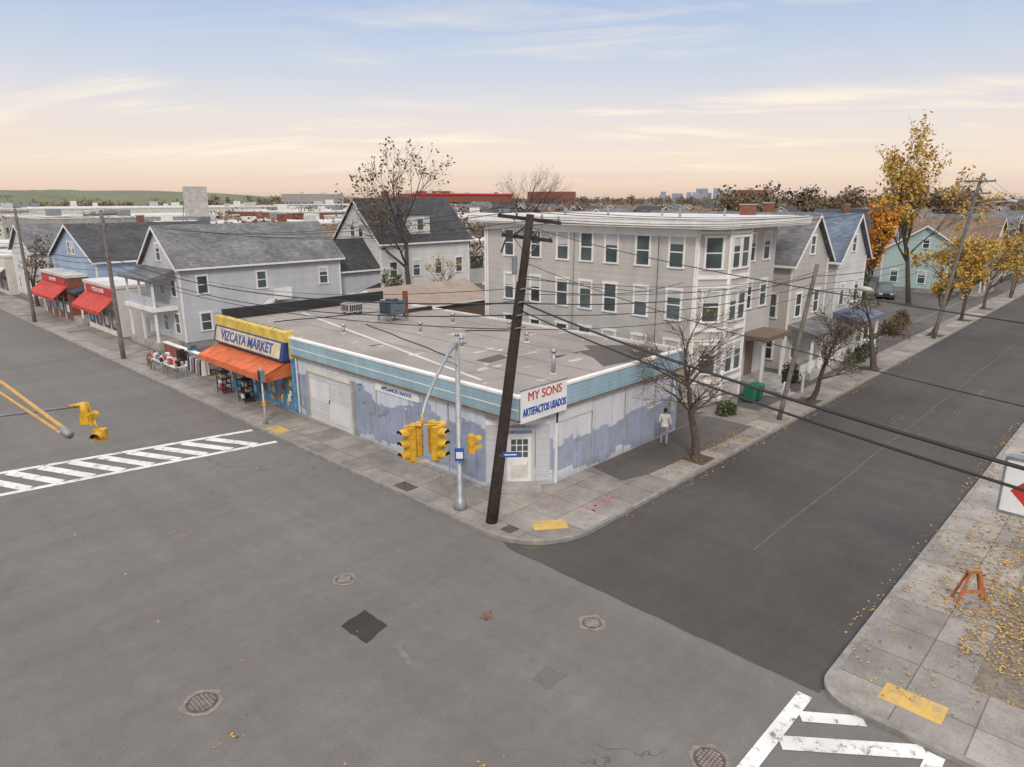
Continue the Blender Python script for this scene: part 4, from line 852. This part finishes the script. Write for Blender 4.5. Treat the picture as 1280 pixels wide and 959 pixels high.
b=g.p('rails'); b.hexa([w2(-.3,-.14,.42),w2(.3,-.14,.42),w2(.3,-.11,.42),w2(-.3,-.11,.42),w2(-.27,-.12,.52),w2(.27,-.12,.52),w2(.27,-.09,.52),w2(-.27,-.09,.52)],'barrier_orange'); b.hexa([w2(-.2,-.06,1.02),w2(.2,-.06,1.02),w2(.2,.06,1.02),w2(-.2,.06,1.02),w2(-.2,-.06,1.1),w2(.2,-.06,1.1),w2(.2,.06,1.1),w2(-.2,.06,1.1)],'barrier_orange'); g.done()
g=G('hanging_shop_sign'); b=g.p('cabinet'); b.box(21.4,21.65,.4,2.42,3.45,4.9,'sign_white'); b.box(21.36,21.69,.36,2.46,4.9,4.97,'steel_grey'); b.box(21.36,21.69,.36,2.46,3.38,3.45,'steel_grey'); b.box(21.36,21.69,2.421,2.48,3.45,4.9,'steel_grey')
rr=g.p('red_panel'); rr.face([(21.395,2.25,4.05),(21.395,1.6,4.78),(21.395,.6,4.78),(21.395,.6,3.55),(21.395,1.75,3.55)],'sign_red'); rr.box(21.385,21.392,.8,1.8,4.2,4.35,'sign_white')
g.p('post').tube([(21.52,.3,.1),(21.52,.3,5.5)],.09,'steel_grey',10); g.p('post').tube([(21.52,.3,5.3),(21.52,2.2,5.1)],.03,'steel_grey',6); g.done()
for x,y in ((38.0,16.6),(37.3,16.7),(31.2,18.4)):
    g=G('wheelie_bin'); b=g.p('body'); b.hexa([(x-.22,y-.24,.2),(x+.22,y-.24,.2),(x+.22,y+.24,.2),(x-.22,y+.24,.2),(x-.29,y-.3,1.05),(x+.29,y-.3,1.05),(x+.29,y+.3,1.05),(x-.29,y+.3,1.05)],'bin_green'); g.p('lid').hexa([(x-.31,y-.33,1.055),(x+.31,y-.33,1.055),(x+.31,y+.33,1.055),(x-.31,y+.33,1.055),(x-.28,y-.28,1.1),(x+.28,y-.28,1.1),(x+.28,y+.3,1.16),(x-.28,y+.3,1.16)],'bin_green')
    for s in (-.2,.2): g.p('wheels').tube([(x+s-.03,y+.24,.22),(x+s+.03,y+.24,.22)],.09,'rubber',12)
    g.done()
g=G('picket_fence'); b=g.p('rails'); b.box(44,57.5,16.6,16.64,.5,.56,'trim_white'); b.box(44,57.5,16.6,16.64,.95,1.0,'trim_white')
for i in range(90): g.p('pickets').box(44+i*.15,44.08+i*.15,16.57,16.6,.13,1.15,'trim_white')
g.done()
# ---------------------------------------------------------------- cars
def car(name,x,y,az,mat,suv=False,L=4.6,W=1.82):
    g=G(name); c,s=math.cos(az),math.sin(az); H=1.7 if suv else 1.42; Wd=W/2
    def q(a,d,z): return (x+a*c-d*s,y+a*s+d*c,z)
    prof=[(-L/2,.35),(-L/2-.02,.75),(-L/2+.1,.98),(-L/2+(.25 if suv else .8),1.02),(L/2-1.35,1.0),(L/2-.25,.85),(L/2,.65),(L/2,.35)]
    b=g.p('body',False); n=len(prof)
    secs=[(-Wd,.96),(-Wd+.06,1.0),(Wd-.06,1.0),(Wd,.96)]
    rows=[[q(a,d,.35+(z-.35)*k) for (a,z) in prof] for d,k in secs]
    for i in range(3):
        for j in range(n-1): b.face([rows[i][j],rows[i][j+1],rows[i+1][j+1],rows[i+1][j]],mat)
    b.face(rows[0],mat); b.face(rows[3][::-1],mat)
    r0,r1=(-L/2+.35,L/2-1.3); t0,t1=((-L/2+.6,L/2-2.1) if suv else (-L/2+1.3,L/2-2.2))
    cb=g.p('glasshouse'); zt=H; w1=Wd-.05;w2=Wd-.25
    cb.hexa([q(r0,-w1,.99),q(r1,-w1,.99),q(r1,w1,.99),q(r0,w1,.99),q(t0,-w2,zt-.05),q(t1,-w2,zt-.05),q(t1,w2,zt-.05),q(t0,w2,zt-.05)],'glass_dark')
    g.p('roof').hexa([q(t0-.05,-w2-.03,zt-.05),q(t1+.05,-w2-.03,zt-.05),q(t1+.05,w2+.03,zt-.05),q(t0-.05,w2+.03,zt-.05),q(t0+.08,-w2+.06,zt+.02),q(t1-.05,-w2+.06,zt+.02),q(t1-.05,w2-.06,zt+.02),q(t0+.08,w2-.06,zt+.02)],mat)
    for sg in (-1,1):
        for f in (0,.48,1):
            g.p('pillars').tube([q(r0+(r1-r0)*f,sg*w1*1.0,1.0),q(t0+(t1-t0)*f,sg*w2*1.02,zt-.04)],.035,mat,4)
        for a in (-L*.3,L*.31):
            g.p('wheels',True).tube([q(a,sg*(Wd-.2),.34),q(a,sg*(Wd+.01),.34)],.34,'rubber',18); g.p('hubs').tube([q(a,sg*(Wd+.011),.34),q(a,sg*(Wd+.02),.34)],.2,'galv',12)
        g.p('lights').hexa([q(L/2-.06,sg*.55-.16,.62),q(L/2+.015,sg*.55-.16,.62),q(L/2+.015,sg*.55+.16,.62),q(L/2-.06,sg*.55+.16,.62),q(L/2-.06,sg*.55-.16,.76),q(L/2+.01,sg*.55-.16,.76),q(L/2+.01,sg*.55+.16,.76),q(L/2-.06,sg*.55+.16,.76)],'sign_white')
        g.p('tail_lights').hexa([q(-L/2-.03,sg*.7-.12,.7),q(-L/2+.05,sg*.7-.12,.7),q(-L/2+.05,sg*.7+.12,.7),q(-L/2-.03,sg*.7+.12,.7),q(-L/2-.03,sg*.7-.12,.9),q(-L/2+.05,sg*.7-.12,.9),q(-L/2+.05,sg*.7+.12,.9),q(-L/2-.03,sg*.7+.12,.9)],'lens_red')
    g.p('grille').hexa([q(L/2-.05,-.36,.5),q(L/2+.012,-.36,.5),q(L/2+.012,.36,.5),q(L/2-.05,.36,.5),q(L/2-.05,-.36,.72),q(L/2+.01,-.36,.72),q(L/2+.01,.36,.72),q(L/2-.05,.36,.72)],'dark_int')
    g.done((x,y,.0)).location.z=(.13 if y>17 and 60<x<100 else 0)
car('parked_suv',90,25.0,math.radians(200),'car_dark',True)
car('parked_car',14.3,94,math.pi/2,'car_red'); car('parked_van',14.2,101,math.pi/2,'car_white',True,5.2,1.95); car('parked_car',14.3,108,math.pi/2,'car_dark'); car('parked_car',14.3,116,math.pi/2,'car_white'); car('parked_car',14.3,124,math.pi/2,'car_dark')
car('parked_car',116,12.3,math.pi,'car_dark'); car('parked_car',136,12.3,math.pi,'car_white',True); car('parked_car',150,12.3,0,'car_red')
# ---------------------------------------------------------------- person
def person(x,y,az):
    J={'pel':(0,0,.95),'sp':(0,.02,1.15),'ch':(0,.01,1.36),'nk':(0,.0,1.50),'hd0':(0,.01,1.57),
     'shL':(-.19,0,1.43),'elL':(-.25,-.02,1.15),'wrL':(-.22,.16,.98),'shR':(.19,0,1.43),'elR':(.26,-.03,1.16),'wrR':(.25,.12,.92),
     'hpL':(-.1,0,.92),'knL':(-.12,.1,.52),'anL':(-.13,-.06,.1),'toL':(-.14,.14,.04),'hpR':(.1,0,.92),'knR':(.11,-.02,.5),'anR':(.12,-.16,.12),'toR':(.13,.04,.04)}
    Rd={'pel':.15,'sp':.14,'ch':.16,'nk':.06,'hd0':.055,'shL':.075,'elL':.05,'wrL':.035,'shR':.075,'elR':.05,'wrR':.035,'hpL':.1,'knL':.07,'anL':.048,'toL':.035,'hpR':.1,'knR':.07,'anR':.048,'toR':.035}
    E=[('pel','sp'),('sp','ch'),('ch','nk'),('nk','hd0'),('ch','shL'),('shL','elL'),('elL','wrL'),('ch','shR'),('shR','elR'),('elR','wrR'),('pel','hpL'),('hpL','knL'),('knL','anL'),('anL','toL'),('pel','hpR'),('hpR','knR'),('knR','anR'),('anR','toR')]
    ks=list(J); me=bpy.data.meshes.new('body'); me.from_pydata([J[k] for k in ks],[(ks.index(a),ks.index(b)) for a,b in E],[])
    ob=bpy.data.objects.new('body',me); sc.collection.objects.link(ob)
    md=ob.modifiers.new('s','SKIN'); sv=me.skin_vertices[0].data
    for i,k in enumerate(ks): sv[i].radius=(Rd[k],Rd[k]*(.75 if k in('pel','sp','ch') else 1)); sv[i].use_root=(k=='pel')
    md.use_smooth_shade=True; ob.modifiers.new('d','SUBSURF').levels=1
    dg=bpy.context.evaluated_depsgraph_get(); nm=bpy.data.meshes.new_from_object(ob.evaluated_get(dg)); bpy.data.objects.remove(ob)
    for mn in ('cloth_white','cloth_grey','skin_tone','shoe'): nm.materials.append(MT[mn])
    for p in nm.polygons:
        c=p.center; z=c.z
        p.material_index = 3 if z<.11 else 1 if z<.90 and abs(c.x)<.2 else 2 if (z>1.5 or (abs(c.x)>.19 and z<1.02)) else 0
        p.use_smooth=True
    body=bpy.data.objects.new('body',nm); sc.collection.objects.link(body)
    b=MB()
    prof=[(1.56,.055,.06),(1.59,.066,.085),(1.63,.074,.098),(1.68,.078,.102),(1.73,.075,.098),(1.77,.055,.072),(1.795,.02,.025)]
    n=14; prev=None
    for z,rx,ry in prof:
        ring=[(rx*math.cos(2*math.pi*i/n),.02+ry*math.sin(2*math.pi*i/n),z) for i in range(n)]
        if prev:
            for i in range(n):
                mid=(ring[i][1]+ring[(i+1)%n][1])/2
                b.face([prev[i],prev[(i+1)%n],ring[(i+1)%n],ring[i]],'hair_dark' if (z>1.73 or (mid<.03 and z>1.62)) else 'skin_tone')
        prev=ring
    b.face(prev,'hair_dark')
    b.tube([(0,.115,1.69),(0,.14,1.65),(0,.118,1.643)],[.008,.016,.01],'skin_tone',6)
    for s in (-1,1): b.tube([(s*.03,.108,1.685),(s*.03,.119,1.685)],[.013,.008],'hair_dark',8); b.tube([(s*.076,.02,1.70),(s*.088,.012,1.68),(s*.08,.02,1.64)],[.008,.014,.007],'skin_tone',6)
    b.tube([(-.025,.113,1.607),(.025,.113,1.607)],.006,'lens_red',5)
    for s,w in ((-1,J['wrL']),(1,J['wrR'])):
        w=Vector(w); d=Vector((0,.35,-.9)).normalized(); b.tube([tuple(w-d*.02),tuple(w+d*.05),tuple(w+d*.1)],[.03,.042,.036],'skin_tone',8)
        for k in range(4):
            o=w+d*.09+Vector((0,(k-1.5)*.019,0)); L=(.062,.072,.068,.052)[k]; b.tube([tuple(o),tuple(o+d*L*.5+Vector((-s*.006,0,0))),tuple(o+d*L+Vector((-s*.022,0,0)))],[.0095,.009,.007],'skin_tone',6)
        o=w+d*.04+Vector((0,.035,0)); b.tube([tuple(o),tuple(o+Vector((-s*.01,.028,-.02))),tuple(o+Vector((-s*.018,.035,-.05)))],[.012,.011,.008],'skin_tone',6)
    hd=b.build('head_and_hands',smooth=True)
    e=bpy.data.objects.new('person',None); sc.collection.objects.link(e); e.location=(x,y,.12); e.rotation_euler=(0,0,az); e.scale=(1.04,1.04,1.04)
    body.parent=e; hd.parent=e
person(27.6,16.4,math.radians(-60))
# ---------------------------------------------------------------- world, light, camera
w=bpy.data.worlds.new('World'); sc.world=w; w.use_nodes=True; nt=w.node_tree; nt.nodes.clear()
out=nt.nodes.new('ShaderNodeOutputWorld')
tc=nt.nodes.new('ShaderNodeTexCoord').outputs['Generated']
nrm=node(nt,'ShaderNodeVectorMath',{0:tc},operation='NORMALIZE').outputs[0]
s=node(nt,'ShaderNodeSeparateXYZ',{0:nrm}).outputs
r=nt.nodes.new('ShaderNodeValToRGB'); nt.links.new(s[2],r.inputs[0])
stops=[(0.0,(.70,.53,.43)),(.012,(.84,.64,.51)),(.045,(.93,.76,.62)),(.10,(.83,.75,.71)),(.16,(.62,.67,.77)),(.24,(.44,.55,.76)),(.42,(.82,.88,1.0)),(.75,(1.5,1.48,1.5))]  # unseen upper stops brightened to add light on the scene
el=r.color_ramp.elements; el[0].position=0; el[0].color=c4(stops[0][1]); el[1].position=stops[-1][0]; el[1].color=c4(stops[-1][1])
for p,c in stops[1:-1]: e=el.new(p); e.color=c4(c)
zz=mth(nt,'ADD',mth(nt,'MAXIMUM',s[2],0.0),.10)
cv=node(nt,'ShaderNodeCombineXYZ',{0:mth(nt,'DIVIDE',s[0],zz),1:mth(nt,'DIVIDE',s[1],zz),2:0.0}).outputs[0]
rotv=node(nt,'ShaderNodeVectorRotate',{'Vector':cv,'Angle':math.radians(-38)},rotation_type='Z_AXIS').outputs[0]
n1=noise(nt,vscale(nt,rotv,(1.5,.55,1)),1.0,8,.62,.9); n2=noise(nt,vscale(nt,rotv,(.6,.35,1)),1.0,3,.5)
cl=mth(nt,'MULTIPLY',mth(nt,'MULTIPLY',rng(nt,n1,.49,.66,0,1.0),rng(nt,n2,.44,.56,0,.95)),rng(nt,s[2],.02,.06,0,1))
cl=mth(nt,'MULTIPLY',cl,rng(nt,s[2],.16,.24,1,.3))
col=mixc(nt,cl,r.outputs[0],(1.03,.90,.74))
n3=noise(nt,vscale(nt,rotv,(.9,.3,1)),.8,5,.6,.4)
col=mixc(nt,mth(nt,'MULTIPLY',rng(nt,n3,.5,.7,0,.5),rng(nt,s[2],.02,.12,1,.2)),col,(.74,.62,.60))
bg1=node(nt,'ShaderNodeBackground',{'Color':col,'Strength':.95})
sky=nt.nodes.new('ShaderNodeTexSky'); sky.sky_type='NISHITA'; sky.sun_disc=False; sky.sun_elevation=math.radians(36); sky.sun_rotation=math.radians(225)
bg2=node(nt,'ShaderNodeBackground',{'Color':sky.outputs[0],'Strength':.01})
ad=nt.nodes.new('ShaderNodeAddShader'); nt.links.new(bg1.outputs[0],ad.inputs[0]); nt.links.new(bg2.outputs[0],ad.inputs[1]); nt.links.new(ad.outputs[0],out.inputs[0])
L=bpy.data.lights.new('sun','SUN'); L.energy=1.7; L.angle=math.radians(12); L.color=(1,.88,.74); so=bpy.data.objects.new('sun',L); sc.collection.objects.link(so)
d=Vector((math.sin(math.radians(225))*math.cos(math.radians(36)),math.cos(math.radians(225))*math.cos(math.radians(36)),math.sin(math.radians(36))))
so.rotation_euler=d.to_track_quat('Z','Y').to_euler()
cam=bpy.data.cameras.new('camera'); co=bpy.data.objects.new('camera',cam); sc.collection.objects.link(co); sc.camera=co
cam.sensor_width=36; cam.lens=869/1280*36; cam.clip_end=20000; cam.clip_start=.1
co.location=(0,0,11.5); th=math.atan(231.5/869)
fwd=Vector((ca*math.cos(th),sa*math.cos(th),-math.sin(th))); co.rotation_euler=fwd.to_track_quat('-Z','Y').to_euler()
print('done',len(bpy.data.objects))
